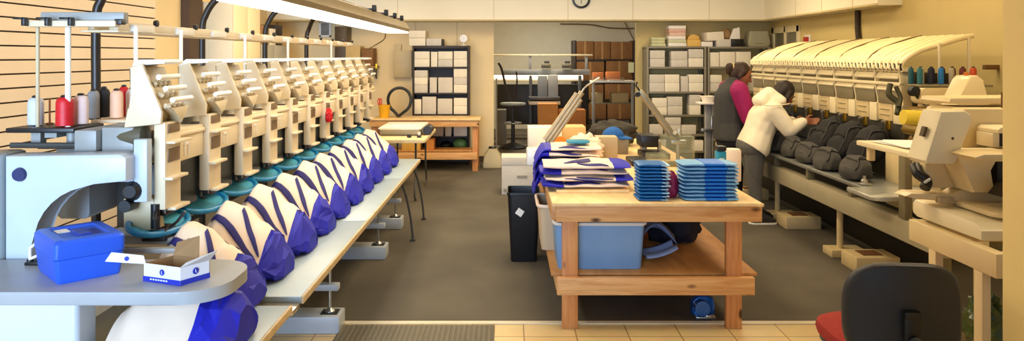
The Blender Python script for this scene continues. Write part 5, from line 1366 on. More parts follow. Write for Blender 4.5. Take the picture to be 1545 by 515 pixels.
o = MB().prism([(px_x(1039, RD), rt + 0.101), (px_x(1057, RD), rt + 0.101), (px_x(1056, RD), rt + 0.15), (px_x(1050, RD), rt + 0.178), (px_x(1044, RD), rt + 0.175), (px_x(1040, RD), rt + 0.14)], 'Y', RD + 0.05, RD + 0.25, 0.006).build('bread_bag', M('amber_film', (218, 172, 84), 0.5)); tag(o, 'amber domed package on top of the amber carton', 'package')
p = at(1074, 62, RD)
tag(MB().box(px_x(1059, RD), px_x(1076, RD), RD + 0.02, RD + 0.25, px_z(70.5, RD) + 0.001, px_z(63, RD), 0.004).build('flat_carton', m_paper), 'flat white carton on the rack tops between the amber carton and the corner rack', 'carton')
o = MB().obox(at(1075, 55, RD + 0.15), (0.26, 0.24, 0.13), ry=-0.06, rz=0.1, bev=0.005).build('white_carton', m_boxw); tag(o, 'tilted white carton with a raised flap on top of the corner rack', 'carton')
stack(1082, 1104, (59,), px_z(70.5, RD), RD, 0.28, 'on top of the corner rack under the brown and white bag')
blob_cloth('brown_bag', 'brown paper bag on top of the corner rack', 'bag', (px_x(1100, RD), RD + 0.15, px_z(59, RD)), (0.15, 0.2, 0.17), m_card, 61, amp=0.15)
o = MB().prism([(px_x(1102, RD), px_z(58.7, RD)), (px_x(1118, RD), px_z(58.7, RD)), (px_x(1117, RD), px_z(41, RD)), (px_x(1108, RD), px_z(43, RD))], 'Y', RD + 0.03, RD + 0.07, 0.006).build('envelope_pack', m_paper); tag(o, 'white envelope pack leaning beside the brown bag on the corner rack', 'pack')
tag(MB().box(px_x(1104.5, RD), px_x(1123, RD), RD + 0.03, RD + 0.28, px_z(70.5, RD) + 0.001, px_z(59, RD), 0.004).build('black_case', m_black), 'black case on top of the corner rack next to the white carton', 'case')
tt = thing('plastic_tote', 'grey plastic tote on top of the corner rack by the window', 'tote', (px_x(1147, RD), RD + 0.15, px_z(70.5, RD)))
zb = px_z(70.3, RD)
mb = MB(); tubloft(mb, [(0.15, 0.12, zb, 0.02), (0.17, 0.14, zb + 0.05, 0.02), (0.135, 0.12, zb + 0.23, 0.02), (0.12, 0.10, zb + 0.238, 0.02)], (px_x(1147, RD), RD + 0.16)); mb.build('tote_body', M('tote_grey', (170, 164, 136), 0.5), tt)
mb = MB(); mb.tube([(px_x(1147, RD) + 0.172 * math.cos(a), RD + 0.16 + 0.142 * math.sin(a), zb + 0.05) for a in [2 * PI * k / 24 for k in range(24)]], 0.007, 6, closed=True); mb.build('rim', M('tote_rim', (150, 144, 118), 0.5), tt)

# ---- pole stand in front of the racks (between bench and woman)
ps = thing('accessory_stand', 'grey steel stand with a small white shelf behind the clear hooping stand', 'stand', (2.42, 8.4, 0))
pa = at(1064, 240, 8.4); pb = at(1076, 160, 8.4)
mb = MB(); mb.box(pa.x, pb.x - 0.03, 8.38, 8.44, 0.02, at(0, 158, 8.4).z, 0.004); mb.box(pa.x - 0.15, pb.x + 0.1, 8.25, 8.55, 0, 0.02, 0.004); mb.box(pb.x - 0.02, pb.x + 0.0, 8.38, 8.44, 0.02, at(0, 158, 8.4).z, 0.004); mb.build('post', m_grey, ps)
c0 = at(1052, 157, 8.4); c1 = at(1086, 157, 8.4)
mb = MB(); mb.box(c0.x, c1.x, 8.28, 8.5, c0.z, c0.z + 0.02, 0.006); mb.build('shelf', m_white, ps)
c0 = at(1056, 196, 8.4); mb = MB(); mb.box(c0.x, c0.x + 0.18, 8.33, 8.37, c0.z - 0.02, c0.z + 0.02, 0.008); mb.tube([(c0.x + 0.12, 8.35, c0.z + 0.02), (c0.x + 0.12, 8.35, c0.z + 0.16), (c0.x + 0.2, 8.35, c0.z + 0.16), (c0.x + 0.2, 8.35, c0.z + 0.02)], 0.012, 8); mb.build('clamp', m_steel, ps)
z = at(0, 157, 8.4).z + 0.021
mb = MB(); mb.lathe([(0.06, 0), (0.09, 0.07), (0.085, 0.07), (0.055, 0.006), (0.0005, 0.005)], (at(1068, 0, 8.4).x, 8.39, z), 24); tag(mb.build('white_bowl', m_boxw), 'pale bowl on the small white shelf of the steel stand', 'bowl')
blob_cloth('cloth_bundle', 'blue cloth bundle in the corner of the small white shelf', 'cloth', (at(1081, 0, 8.4).x, 8.36, z), (0.1, 0.12, 0.1), M('blue_cloth', (62, 84, 132), 0.8), 71)

# ================================================================ REAR LEFT: PINE TABLE, FOLDING TABLE, SCANNER
pt = thing('pine_table', 'pine table before the dark bookcase on the back wall', 'table', (-1.2, 10.7, 0))
TX1 = px_x(723, 10.6); TXa = -1.95
tz = 0.745
MB().box(TXa, TX1 + 0.02, 10.4, 11.0, tz - 0.02, tz, 0.003).build('tabletop', m_ply, pt)
MB().box(TXa, TX1, 10.42, 10.46, tz - 0.11, tz - 0.0205, 0.003).build('front_apron', m_pine, pt)
for x in (TXa + 0.02, TX1 - 0.09):
    for yy in (10.462, 10.93): MB().box(x, x + 0.075, yy, yy + 0.04, 0, tz - 0.0205, 0.003).build('leg', m_pinez, pt)
MB().box(TXa + 0.02, TX1 - 0.02, 10.42, 10.46, 0.17, 0.27, 0.003).build('front_stretcher', m_pine, pt)
MB().box(TXa + 0.02, TX1 - 0.03, 10.503, 10.92, 0.27, 0.285, 0.002).build('lower_shelf', m_shelfply, pt)
tag(MB().box(px_x(642, 10.6), px_x(655, 10.6), 10.56, 10.8, 0.286, 0.44, 0.004).build('brown_carton', m_orangecard), 'small brown carton on the shelf under the pine table', 'carton')
tag(MB().box(px_x(606, 10.55), px_x(634, 10.55), 10.56, 10.85, 0.286, 0.41, 0.004).build('yellow_carton', M('yellow_card', (206, 164, 74), 0.8)), 'yellow carton on the shelf at the left of the pine table', 'carton')
ft = thing('folding_table', 'cream folding table beside the far end of the left machine', 'table', (-1.25, 8.75, 0))
fz = px_z(200, 8.45)
a = at(575, 213, 8.3); b = at(640, 213, 8.3)
FZ = 0.70
ya, yb = 8.2, 9.5
xa_, xb_ = px_x(560, 8.2), px_x(641, 8.2)
mb = MB(); mb.prism(rrect(xa_, xb_, ya, yb, 0.04), 'Z', FZ - 0.035, FZ, 0.005); mb.build('tabletop', M('cream_laminate', (236, 214, 166), 0.4), ft)
for x in (xa_ + 0.12, xb_ - 0.12):
    mb = MB(); mb.tube(spl([(x, ya + 0.15, FZ - 0.035), (x, ya + 0.15, 0.3), (x, ya + 0.12, 0.012), (x, yb - 0.12, 0.012), (x, yb - 0.15, 0.3), (x, yb - 0.15, FZ - 0.035)], 5), 0.012, 8); mb.build('leg_frame', m_dgrey, ft)
sc = thing('flatbed_scanner', 'white and grey flat plotter on the folding table', 'plotter', (-1.2, 9.0, FZ))
s0, s1_ = px_x(576, 8.75), px_x(648, 8.75)
mb = MB(); mb.prism([(8.62, FZ + 0.02), (8.66, FZ + 0.0), (9.35, FZ + 0.0), (9.4, FZ + 0.02), (9.4, FZ + 0.075), (8.6, FZ + 0.075)], 'X', s0, s1_ - 0.1, 0.008); mb.build('body', M('plotter_grey', (172, 172, 164), 0.4), sc)
mb = MB(); mb.prism(rrect(s0 - 0.02, s1_ - 0.08, 8.58, 9.42, 0.03), 'Z', FZ + 0.076, FZ + 0.092, 0.004); mb.build('lid', m_white, sc)
mb = MB(); mb.obox(((s0 + s1_) / 2 - 0.05, 8.95, FZ + 0.095), (0.28, 0.2, 0.005), rz=0.2); mb.build('paper', m_paper, sc)
mb = MB(); mb.tube([(s1_ - 0.02, 8.7, FZ + 0.055), (s1_ - 0.02, 8.98, FZ + 0.055)], 0.052, 20); mb.build('roller', m_black, sc)
for k, (px, py) in enumerate(((617, 201), (632, 200))):
    d = 8.42
    c = at(px, py, d)
    mb = MB(); mb.box(c.x - 0.022, c.x + 0.022, d, d + 0.06, FZ + 0.0005, FZ + (0.035 if k == 0 else 0.028), 0.006); o = mb.build('ink_bottle', m_black)
    if k == 0: tag(o, 'small black puck on the folding table, left of the white capped one', 'puck')
    else:
        tag(o, 'small black bottle with a white cap on the folding table', 'bottle')
        mb = MB(); mb.lathe([(0.016, FZ + 0.028), (0.018, FZ + 0.06), (0.0005, FZ + 0.062)], (c.x, d + 0.03, 0), 14); mb.build('white_cap', m_white, o)
# yellow tub with red scissors, hose loop, electrical panel
yt = thing('yellow_tub', 'yellow plastic tub at the left end of the pine table', 'tub', (px_x(578, 10.55), 10.55, tz))
c = (px_x(579, 10.55), 10.6, tz)
mb = MB(); mb.lathe([(0.06, 0), (0.066, 0.005), (0.085, 0.19), (0.08, 0.19), (0.06, 0.01), (0.0005, 0.008)], c, 24); mb.build('tub_wall', M('tub_yellow', (236, 176, 30), 0.4), yt)
rd = thing('red_scissors', 'red handled scissors standing in the yellow tub', 'scissors', (c[0] - 0.03, 10.58, tz + 0.02))
mb = MB(); mb.tube([(c[0] - 0.03, 10.58, tz + 0.02), (c[0] - 0.055, 10.58, tz + 0.19)], 0.008, 8); mb.build('blades', m_steel, rd)
mb = MB(); 
for s in (-1, 1): mb.tube([(c[0] - 0.062 + 0.013 * math.cos(q) + s * 0.015, 10.58, tz + 0.235 + 0.045 * math.sin(q)) for q in [2 * PI * k / 14 for k in range(14)]], 0.007, 6, closed=True)
mb.build('handles', m_red, rd)
hl = at(602, 154, 10.6)
pts = []
for k in range(27):
    a = math.radians(-60 + 300 * k / 26)
    pts.append((hl.x + 0.165 * math.cos(a), 10.65 + 0.02 * math.sin(a * 2), hl.z + 0.02 + 0.18 * math.sin(a)))
pts = [(hl.x - 0.01, 10.66, tz + 0.022)] + pts + [(hl.x - 0.012, 10.62, tz + 0.022)]
mb = MB(); mb.tube(spl(pts, 3), 0.022, 10); tag(mb.build('coiled_hose', M('hose_dark', (34, 38, 42), 0.45)), 'thick dark hose looped upright on the pine table', 'hose')
ep = thing('electrical_panel', 'grey electrical panel box on the back wall left of the bookcase', 'electrical panel', (px_x(606, BW), BW - 0.1, 1.3))
e0, e1 = at(593, 117, BW - 0.1), at(621, 76, BW - 0.1)
MB().box(e0.x, e1.x, BW - 0.1, BW - 0.001, e0.z, e1.z, 0.006).build('cabinet', M('panel_beige', (206, 186, 142), 0.45), ep)
mb = MB(); mb.box(e0.x + 0.015, e1.x - 0.015, BW - 0.106, BW - 0.1, e0.z + 0.015, e1.z - 0.015, 0.003); mb.build('door', M('panel_door', (198, 178, 134), 0.45), ep)
mb = MB(); mb.box(e0.x + 0.02, e0.x + 0.12, BW - 0.06, BW - 0.001, e1.z, e1.z + 0.1, 0.003); mb.build('conduit_box', M('panel_top', (214, 194, 146), 0.5), ep)
# beige canister by the opening
bcn = thing('floor_canister', 'squat beige canister with a dark cap on the floor by the opening', 'canister', (px_x(743, 11.0), 11.0, 0))
mb = MB(); tubloft(mb, [(0.14, 0.12, 0, 0.03), (0.145, 0.125, 0.03, 0.03), (0.12, 0.10, 0.18, 0.03), (0.06, 0.06, 0.27, 0.03)], (px_x(743, 10.9), 10.9)); mb.build('canister_body', M('canister_beige', (196, 182, 144), 0.6), bcn)
mb = MB(); mb.lathe([(0.055, 0.271), (0.06, 0.28), (0.05, 0.30), (0.0005, 0.305)], (px_x(743, 10.9), 10.9, 0), 16); mb.build('cap', m_black, bcn)

# ================================================================ ALONG THE LEFT WALL BEYOND THE SLATS
m_cab = M('beige_cabinet', (246, 226, 186), 0.45, var=0.03, scale=3)
m_cabg = M('grey_cabinet', (186, 182, 168), 0.45, var=0.03)
def cabinet(label, y0, y1, h, mat, doors=2, x1=LW + 0.42):
    t = thing('storage_cabinet', label, 'cabinet', (LW + 0.22, (y0 + y1) / 2, 0))
    MB().box(LW + 0.004, x1, y0, y1, 0, h, 0.005).build('carcass', mat, t)
    w = (y1 - y0) / doors
    for k in range(doors):
        dr = MB().box(x1, x1 + 0.016, y0 + k * w + 0.004, y0 + (k + 1) * w - 0.004, 0.06, h - 0.01, 0.004).build('door', mat, t)
        yy = y0 + (k + 1) * w - 0.05 if k % 2 == 0 else y0 + k * w + 0.03
        MB().box(x1 + 0.016, x1 + 0.028, yy, yy + 0.02, 1.0, 1.15, 0.003).build('handle', m_steel, dr)
    return t
cabinet('tall beige storage cabinet with wide doors behind the left machine', 8.4, 9.3, 2.25, m_cab, 2)
cabinet('grey steel cabinet next to the tall beige one behind the left machine', 9.35, 10.4, 1.78, m_cabg, 2)
MB_p = MB().box(LW + 0.003, LW + 0.10, 8.02, 8.36, 0, CEIL - 0.02, 0.003).build('trim_4', M('dark_brown_post', (74, 50, 26), 0.6), smooth=False); struct(MB_p)
# things on top of the grey cabinet
def cb(label, y0, y1, z0, h, mat, name='cardboard_box', x0=LW + 0.08, x1=LW + 0.4):
    o = MB().box(x0, x1, y0, y1, z0 + 0.001, z0 + h, 0.004).build(name, mat); return tag(o, label, 'box')
cb('open cardboard box on top of the grey steel cabinet', 9.4, 9.75, 1.78, 0.25, m_card)
cb('pale carton beside the cardboard box on the grey steel cabinet', 9.8, 10.03, 1.78, 0.22, m_boxw, 'pale_carton')
cb('dark storage case on top of the grey steel cabinet, far end', 10.07, 10.33, 1.78, 0.28, m_blackwood, 'storage_case')
# framed picture on the rear left wall
fp = thing('framed_picture', 'small picture in a pale frame on the back wall behind the left machine', 'picture', (-2.6, BW - 0.02, 1.8))
a, b = at(482, 56, BW), at(500, 32, BW)
mb = MB()
for q in ((a.x, b.x, a.z, a.z + 0.03), (a.x, b.x, b.z - 0.03, b.z), (a.x, a.x + 0.03, a.z, b.z), (b.x - 0.03, b.x, a.z, b.z)): mb.box(q[0], q[1], BW - 0.03, BW, q[2], q[3], 0.003)
mb.build('frame', m_white, fp)
MB().box(a.x + 0.03, b.x - 0.03, BW - 0.012, BW - 0.001, a.z + 0.03, b.z - 0.03).build('picture_sheet', M('grey_photo', (128, 124, 116), 0.5, var=0.5, scale=5), fp)
dk = thing('dark_cabinet', 'dark brown tall cabinet on the back wall behind the left machine', 'cabinet', (-2.2, 11.1, 0))
a, b = at(505, 0, 11.05), at(523, 40, 11.05)
MB().box(a.x, b.x, 11.05, BW - 0.005, 0.1, b.z, 0.005).build('carcass', M('dark_olive_cab', (84, 68, 40), 0.5, var=0.1), dk)
MB().box(a.x + 0.01, b.x - 0.01, 11.03, 11.05, 0.12, b.z - 0.02, 0.004).build('door', M('dark_olive_door', (76, 60, 36), 0.5, var=0.1), dk)
MB().box(a.x, b.x, 11.06, BW - 0.005, 0.0, 0.1, 0.002).build('plinth', m_blackwood, dk)
sb2 = cb('brown wooden box on the back wall shelf beside the last machine head', 11.0, 11.3, px_z(100, 11.0), 0.27, M('brown_box', (128, 88, 44), 0.7), 'wooden_box', px_x(545, 11.0), px_x(563, 11.0))
wsf = thing('wall_shelf', 'short bracket shelf on the back wall carrying a brown wooden box', 'shelf', (-2.1, 11.2, 1.45))
MB().box(px_x(520, 11.0), px_x(566, 11.0), 10.98, BW - 0.002, px_z(100, 11.0) - 0.02, px_z(100, 11.0), 0.002).build('board', m_card, wsf)
mb = MB()
for px in (526, 560): mb.prism([(BW - 0.005, px_z(100, 11.0) - 0.021), (11.1, px_z(100, 11.0) - 0.021), (BW - 0.005, px_z(100, 11.0) - 0.2)], 'X', px_x(px, 11.0), px_x(px, 11.0) + 0.02)
mb.build('bracket', m_dgrey, wsf)
cb('large tan cardboard carton on the back wall shelf beside the brown box', 11.02, 11.3, px_z(100, 11.0), 0.3, M('tan_card', (206, 176, 118), 0.8), 'tan_carton', px_x(521, 11.0), px_x(543, 11.0))
# bright yellow note on the end of the last head
o = MB().box(-1.40, -1.392, YE + 0.01, YE + 0.06, 1.50, 1.55, 0.001).build('yellow_tag', M('fluor_yellow', (236, 226, 40), 0.6)); tag(o, 'bright yellow paper tag hanging past the last left machine head', 'tag')
# red cloth flower like tag on the machine
t = blob_cloth('red_pompom', 'small red pompom tied to the front of the left machine', 'pompom', (-1.36, 5.62, 1.13), (0.05, 0.08, 0.11), m_red, 91, amp=0.4, freq=5)

# ================================================================ SECOND ROOM SEEN THROUGH THE OPENING
FDp = 14.2
bm2 = thing('embroidery_machine', 'two-head embroidery machine in the room behind the opening', 'embroidery machine', (0.7, FDp, 0))
X = lambda px: px_x(px, FDp)
Z = lambda py: px_z(py, FDp)
MB().box(X(742), X(894), FDp, FDp + 0.05, Z(84.5), Z(82), 0.003).build('thread_rail', m_rwhite, bm2)
for px in (798, 883): MB().box(X(px), X(px) + 0.05, FDp + 0.01, FDp + 0.05, Z(84), Z(110), 0.003).build('rail_post', m_grey, bm2)
mb = MB(); mb.box(X(760), X(890), FDp, FDp + 0.2, Z(113), Z(105), 0.006); mb.build('bridge_beam', m_grey, bm2)
for px in (824, 855):
    hd = MB().box(X(px - 7), X(px + 7), FDp - 0.05, FDp + 0.1, Z(103), Z(96), 0.01).build('head', m_rgrey, bm2)
    mb = MB(); 
    for q in (-6, -2, 2): mb.lathe([(0.0005, -0.02), (0.018, -0.02), (0.022, 0.0), (0.0005, 0.01)], (X(px + q), FDp - 0.06, Z(100)), 10, 'Y')
    mb.box(X(px - 3), X(px + 5), FDp - 0.02, FDp + 0.05, Z(95.8), Z(92), 0.006); mb.build('tension_knobs', m_dgrey, hd)
for (p0, p1, y0, y1, m) in ((811, 825, 114, 148, M('back_grey', (150, 152, 150), 0.5)), (826, 841, 113, 146, M('back_pale', (176, 176, 170), 0.5))):
    MB().box(X(p0), X(p1), FDp - 0.2, FDp, Z(y1), Z(y0), 0.008).build('control_box', m, bm2)
mb = MB(); mb.box(X(797), X(843), FDp - 0.45, FDp, Z(149), Z(145), 0.006); mb.build('hoop_table', m_dgrey, bm2)
mb = MB(); mb.box(X(797), X(843), FDp - 0.44, FDp, Z(156), Z(151), 0.006); mb.build('table_rail', m_cream, bm2)
for px in (798, 872): MB().box(X(px), X(px) + 0.06, FDp - 0.1, FDp, 0, Z(114), 0.004).build('leg', m_dgrey, bm2)
MB().box(X(748), X(890), FDp + 0.2, FDp + 0.35, 0.3, Z(128), 0.004).build('rear_cabinet', m_rdark, bm2)
# bright bench light strip behind it
bl = thing('bench_light', 'bright fluorescent strip glowing behind the two-head machine', 'light', (0.5, FDp + 0.6, 1.1))
MB().box(X(742) + 0.0, X(884), FDp + 0.55, FDp + 0.6, Z(120.5), Z(115), 0.004).build('tube', M('far_tube', (255, 246, 224), 0.5, var=0, emit=2.2), bl)
MB().box(X(742), X(884), FDp + 0.5, FDp + 0.62, Z(124), Z(121), 0.004).build('housing', m_cream, bl)
for px in (760, 870): MB().box(X(px), X(px) + 0.03, FDp + 0.62, FDp + 0.65, 0, Z(121), 0.003).build('stand_leg', m_dgrey, bl)
# tall thin white pole by the left jamb
pp = thing('pole_stand', 'thin pale pole stand just inside the opening', 'pole', (px_x(749, 12.2), 12.2, 0))
mb = MB(); mb.cyl((px_x(749, 12.2), 12.2, 0.02), (px_x(749, 12.2), 12.2, px_z(118, 12.2)), 0.014, seg=10); mb.build('pole', m_grey, pp)
mb = MB(); mb.lathe([(0.12, 0), (0.12, 0.012), (0.02, 0.022)], (px_x(749, 12.2), 12.2, 0), 24); mb.build('foot', m_dgrey, pp)
# dark lever lamp (dark V shape) and round table
oc = thing('office_chair', 'dark high stool chair with a slanted back post in the room behind the opening', 'chair', (px_x(772, 13), 13.0, 0))
d = 13.0
mb = MB(); mb.tube(spl([at(752, 95, d), at(757, 105, d), at(763, 130, d), at(771, 153, d)], 5), 0.022, 10); mb.tube(spl([at(779, 108, d), at(780, 125, d), at(776, 152, d)], 5), 0.014, 8); mb.build('back_post', m_blackwood, oc)
s = at(774, 160, d)
mb = MB(); mb.lathe([(0.0005, 0), (0.19, 0), (0.23, 0.02), (0.22, 0.05), (0.0005, 0.055)], (s.x, 13.1, s.z), 28); mb.build('seat', M('stool_seat', (142, 146, 140), 0.4), oc)
mb = MB(); mb.cyl((s.x, 13.1, 0.1), (s.x, 13.1, s.z), 0.035, seg=14); mb.lathe([(0.25, 0.0), (0.25, 0.03), (0.05, 0.1)], (s.x, 13.1, 0), 24); mb.build('column', m_black, oc)
mb = MB(); mb.tube([(s.x + 0.15 * math.cos(q), 13.1 + 0.15 * math.sin(q), 0.45) for q in [2 * PI * k / 20 for k in range(20)]], 0.012, 8, closed=True); mb.box(s.x - 0.15, s.x + 0.15, 13.09, 13.11, 0.44, 0.46); mb.build('foot_ring', m_steel, oc)
o = MB().box(px_x(748, 13.6), px_x(764, 13.6), 13.6, 13.9, 0, px_z(166, 13.6), 0.006).build('grey_cabinet', M('cab_greyer', (112, 108, 100), 0.5)); tag(o, 'low grey cabinet behind the stool chair in the rear room', 'cabinet')
# orange cartons and table
def fc(label, p0, p1, y0, y1, d, dep, mat, floor=True, name='cardboard_carton'):
    z0 = 0.0 if floor else px_z(y1, d)
    o = MB().box(px_x(p0, d), px_x(p1, d), d, d + dep, z0, px_z(y0, d), 0.006).build(name, mat); return tag(o, label, 'carton')
fc('tall orange brown carton standing under the two-head machine', 812, 842, 157, 190, 13.4, 0.3, m_orangecard)
fc('low orange brown carton pile right of the tall orange one in the rear room', 843, 884, 166, 200, 13.7, 0.4, M('orange_card_dull', (176, 112, 56), 0.8))
# shelf rack of big brown cartons at the far wall
rk = thing('carton_rack', 'dark rack holding big brown cartons at the far wall of the rear room', 'rack', (px_x(912, 16), 16.0, 0))
d = 15.9
for px in (867, 958): MB().box(px_x(px, d) - 0.03, px_x(px, d) + 0.03, d, d + 0.55, 0, px_z(61, d), 0.004).build('upright', m_blackwood, rk)
for py in (89.5, 121, 150, 180): MB().box(px_x(867, d) + 0.031, px_x(958, d) - 0.031, d + 0.005, d + 0.55, px_z(py + 1.5, d), px_z(py, d), 0.003).build('shelf', m_blackwood, rk)
spec = [(870, 896, 62, 89.5, 'upper left'), (897, 921, 62.5, 89.5, 'upper middle'), (922, 955, 63, 89.5, 'upper right'), (870, 912, 93, 121, 'lower left'), (915, 955, 92, 121, 'lower right'), (870, 911, 128, 150, 'third row left'), (913, 955, 127, 150, 'third row right'), (872, 915, 156, 180, 'bottom row left'), (917, 954, 157, 180, 'bottom row right')]
for (p0, p1, y0, y1, w) in spec:
    o = MB().box(px_x(p0, d), px_x(p1, d), d + 0.03, d + 0.5, px_z(y1, d) + 0.001, px_z(y0, d), 0.008).build('brown_carton', m_carton); tag(o, f'big brown carton on the dark rack in the rear room, {w}', 'carton', 'brown cartons on the far rack')
    bm_ = MB().box(px_x((p0 + p1) / 2 - 1.5, d), px_x((p0 + p1) / 2 + 1.5, d), d + 0.026, d + 0.03, px_z(y1, d) + 0.002, px_z(y0, d) - 0.002).build('packing_tape', M('tape_tan', (150, 112, 62), 0.4) if 'tape_tan' not in bpy.data.materials else bpy.data.materials['tape_tan'], o)
# sorting table with two orange boxes
stb = thing('sorting_table', 'pale table strip before the brown carton rack in the rear room', 'table', (px_x(920, 14), 14.0, 0))
d = 13.9
MB().box(px_x(893, d), px_x(958, d), d, d + 0.5, px_z(125, d), px_z(122, d), 0.004).build('tabletop', m_white, stb)
for px in (894, 953): MB().box(px_x(px, d), px_x(px, d) + 0.05, d + 0.05, d + 0.1, 0, px_z(125, d), 0.003).build('leg', m_grey, stb)
MB().box(px_x(893, d), px_x(956, d), d + 0.1, d + 0.48, px_z(158, d), px_z(156, d), 0.003).build('lower_shelf', m_rgrey, stb)
for (p0, p1, y0, lab) in ((897, 913, 110, 'orange box on the pale table in the rear room, nearer the machine'), (918, 939, 109, 'orange box on the pale table in the rear room, nearer the doorway edge')):
    o = MB().box(px_x(p0, d), px_x(p1, d), d + 0.25, d + 0.46, px_z(122, d) + 0.001, px_z(y0, d), 0.005).build('orange_box', M('orange_box', (206, 122, 66), 0.7)); tag(o, lab, 'box')
for (p0, p1, lab) in ((895, 916, 'grey tray before the nearer orange box in the rear room'), (920, 942, 'grey wire tray before the farther orange box in the rear room')):
    t = thing('letter_tray', lab, 'tray', (px_x(p0, d), d + 0.1, px_z(122, d)))
    zz = px_z(122, d) + 0.001
    mb = MB(); mb.box(px_x(p0, d), px_x(p1, d), d + 0.02, d + 0.22, zz, zz + 0.015, 0.003); mb.build('base', m_grey, t)
    mb = MB(); mb.tube([(px_x(p0, d), d + 0.03, zz + 0.05), (px_x(p1, d), d + 0.03, zz + 0.05), (px_x(p1, d), d + 0.2, zz + 0.05), (px_x(p0, d), d + 0.2, zz + 0.05)], 0.006, 6, closed=True)
    for x in (px_x(p0, d), px_x(p1, d)): mb.cyl((x, d + 0.03, zz), (x, d + 0.03, zz + 0.05), 0.005, seg=6); mb.cyl((x, d + 0.2, zz), (x, d + 0.2, zz + 0.05), 0.005, seg=6)
    mb.build('wire_rim', m_steel, t)
for (p0, p1, lab) in ((895, 911, 'pale carton on the lower shelf of the rear sorting table, nearer the machine'), (925, 950, 'pale carton on the lower shelf of the rear sorting table, nearer the doorway edge')):
    o = MB().box(px_x(p0, d), px_x(p1, d), d + 0.15, d + 0.46, px_z(156, d) + 0.001, px_z(141, d), 0.005).build('pale_carton', M('khaki_card', (176, 158, 118), 0.8)); tag(o, lab, 'carton')
# pale notice on the rack post, sagging cable on the far wall
c = at(953, 102, 15.8)
tag(MB().box(c.x - 0.06, c.x + 0.06, 15.86, 15.868, c.z - 0.11, c.z + 0.11).build('paper_notice', M('mint_paper', (206, 206, 164), 0.7)), 'pale paper notice pinned on the brown carton rack', 'notice')
mb = MB(); mb.tube(spl([at(845, 36, B2 - 0.05), at(890, 37, B2 - 0.05), at(920, 42, B2 - 0.05), at(957, 43, B2 - 0.05)], 8), 0.014, 6); mb.tube([at(942, 33, B2 - 0.05), at(957, 62, B2 - 0.05)], 0.01, 6)
tag(mb.build('wall_cable', M('cable_brown', (104, 84, 52), 0.6)), 'sagging cable along the top of the far rear wall', 'cable')
# ================================================================ PEOPLE
m_skin = M('skin_brown', (150, 92, 62), 0.5, var=0.05, scale=30)
m_hair = M('hair_dark', (34, 22, 16), 0.6, var=0.2, scale=60)
m_hair2 = M('hair_dark_brown', (52, 30, 20), 0.6, var=0.25, scale=60)

def sph_pts(c, r, n=10, sq=(1, 1, 1), rot=None):
    out = []
    for i in range(n + 1):
        t = PI * i / n
        for k in range(n + 4):
            a = 2 * PI * k / (n + 4)
            v = Vector((math.sin(t) * math.cos(a) * sq[0], math.sin(t) * math.sin(a) * sq[1], math.cos(t) * sq[2])) * r
            if rot is not None: v = rot @ v
            out.append(Vector(c) + v)
    return out

def blob(parts, voxel, name, mat, parent, smooth_it=4, thin=None):
    """one continuous surface: hulls of sphere pairs, fused by a voxel remesh"""
    bm = bmesh.new()
    for p in parts:
        pts = []
        for (c, r, sq, rot) in p: pts += sph_pts(c, r, 8, sq, rot)
        tmp = bmesh.new()
        vs = [tmp.verts.new(v) for v in pts]
        r = bmesh.ops.convex_hull(tmp, input=vs)
        dead = [g for g in set(r['geom_interior']) | set(r['geom_unused']) if isinstance(g, bmesh.types.BMVert)]
        bmesh.ops.delete(tmp, geom=dead, context='VERTS')
        me = bpy.data.meshes.new('t'); tmp.to_mesh(me); tmp.free()
        bm.from_mesh(me); bpy.data.meshes.remove(me)
    me = bpy.data.meshes.new('t'); bm.to_mesh(me); bm.free()
    o = bpy.data.objects.new('t', me); C.objects.link(o)
    md = o.modifiers.new('r', 'REMESH'); md.mode = 'VOXEL'; md.voxel_size = voxel
    if smooth_it:
        ms = o.modifiers.new('s', 'SMOOTH'); ms.iterations = smooth_it; ms.factor = 0.5
    dg = bpy.context.evaluated_depsgraph_get()
    m2 = bpy.data.meshes.new_from_object(o.evaluated_get(dg), depsgraph=dg)
    bpy.data.objects.remove(o); bpy.data.meshes.remove(me)
    off = OFF[parent.name]
    for v in m2.vertices: v.co -= off
    for p in m2.polygons: p.use_smooth = True
    m2.materials.clear(); m2.materials.append(mat)
    m2.name = name
    ob = bpy.data.objects.new(name, m2); C.objects.link(ob); ob.parent = parent
    OFF[ob.name] = off.copy()
    return ob

I3 = (1, 1, 1)
def S(c, r, sq=I3, rot=None): return (Vector(c), r, sq, rot)
def cap(a, b, ra, rb): return [S(a, ra), S(b, rb)]
def chain(pts, rs): return [cap(pts[k], pts[k + 1], rs[k], rs[k + 1]) for k in range(len(pts) - 1)]

def hand(w, fwd, side, pn, curl=0.5, sgn=1):
    """palm + five fingers; w wrist, fwd finger direction, side across towards the thumb, pn palm normal"""
    w = Vector(w); fwd = Vector(fwd).normalized(); side = Vector(side).normalized(); pn = fwd.cross(side) * sgn
    out = []
    pc = w + fwd * 0.045
    out.append([S(w, 0.022), S(w + fwd * 0.03 + side * 0.02, 0.016), S(w + fwd * 0.03 - side * 0.02, 0.015), S(w + fwd * 0.085 + side * 0.026, 0.012), S(w + fwd * 0.08 - side * 0.028, 0.011)])
    for k, ln in enumerate((0.068, 0.078, 0.072, 0.056)):
        b = w + fwd * (0.085 - 0.003 * k) + side * (0.028 - 0.018 * k)
        d1 = (fwd + pn * curl * 0.5).normalized(); d2 = (fwd + pn * curl * 1.4).normalized()
        m = b + d1 * ln * 0.5; e = m + d2 * ln * 0.5
        out += chain([b, m, e], [0.0095, 0.0088, 0.0075])
    b = w + fwd * 0.03 + side * 0.026
    m = b + (fwd * 0.6 + side * 0.8 + pn * 0.3).normalized() * 0.035; e = m + (fwd + side * 0.2 + pn * 0.5).normalized() * 0.032
    out += chain([b, m, e], [0.013, 0.0105, 0.0085])
    return out

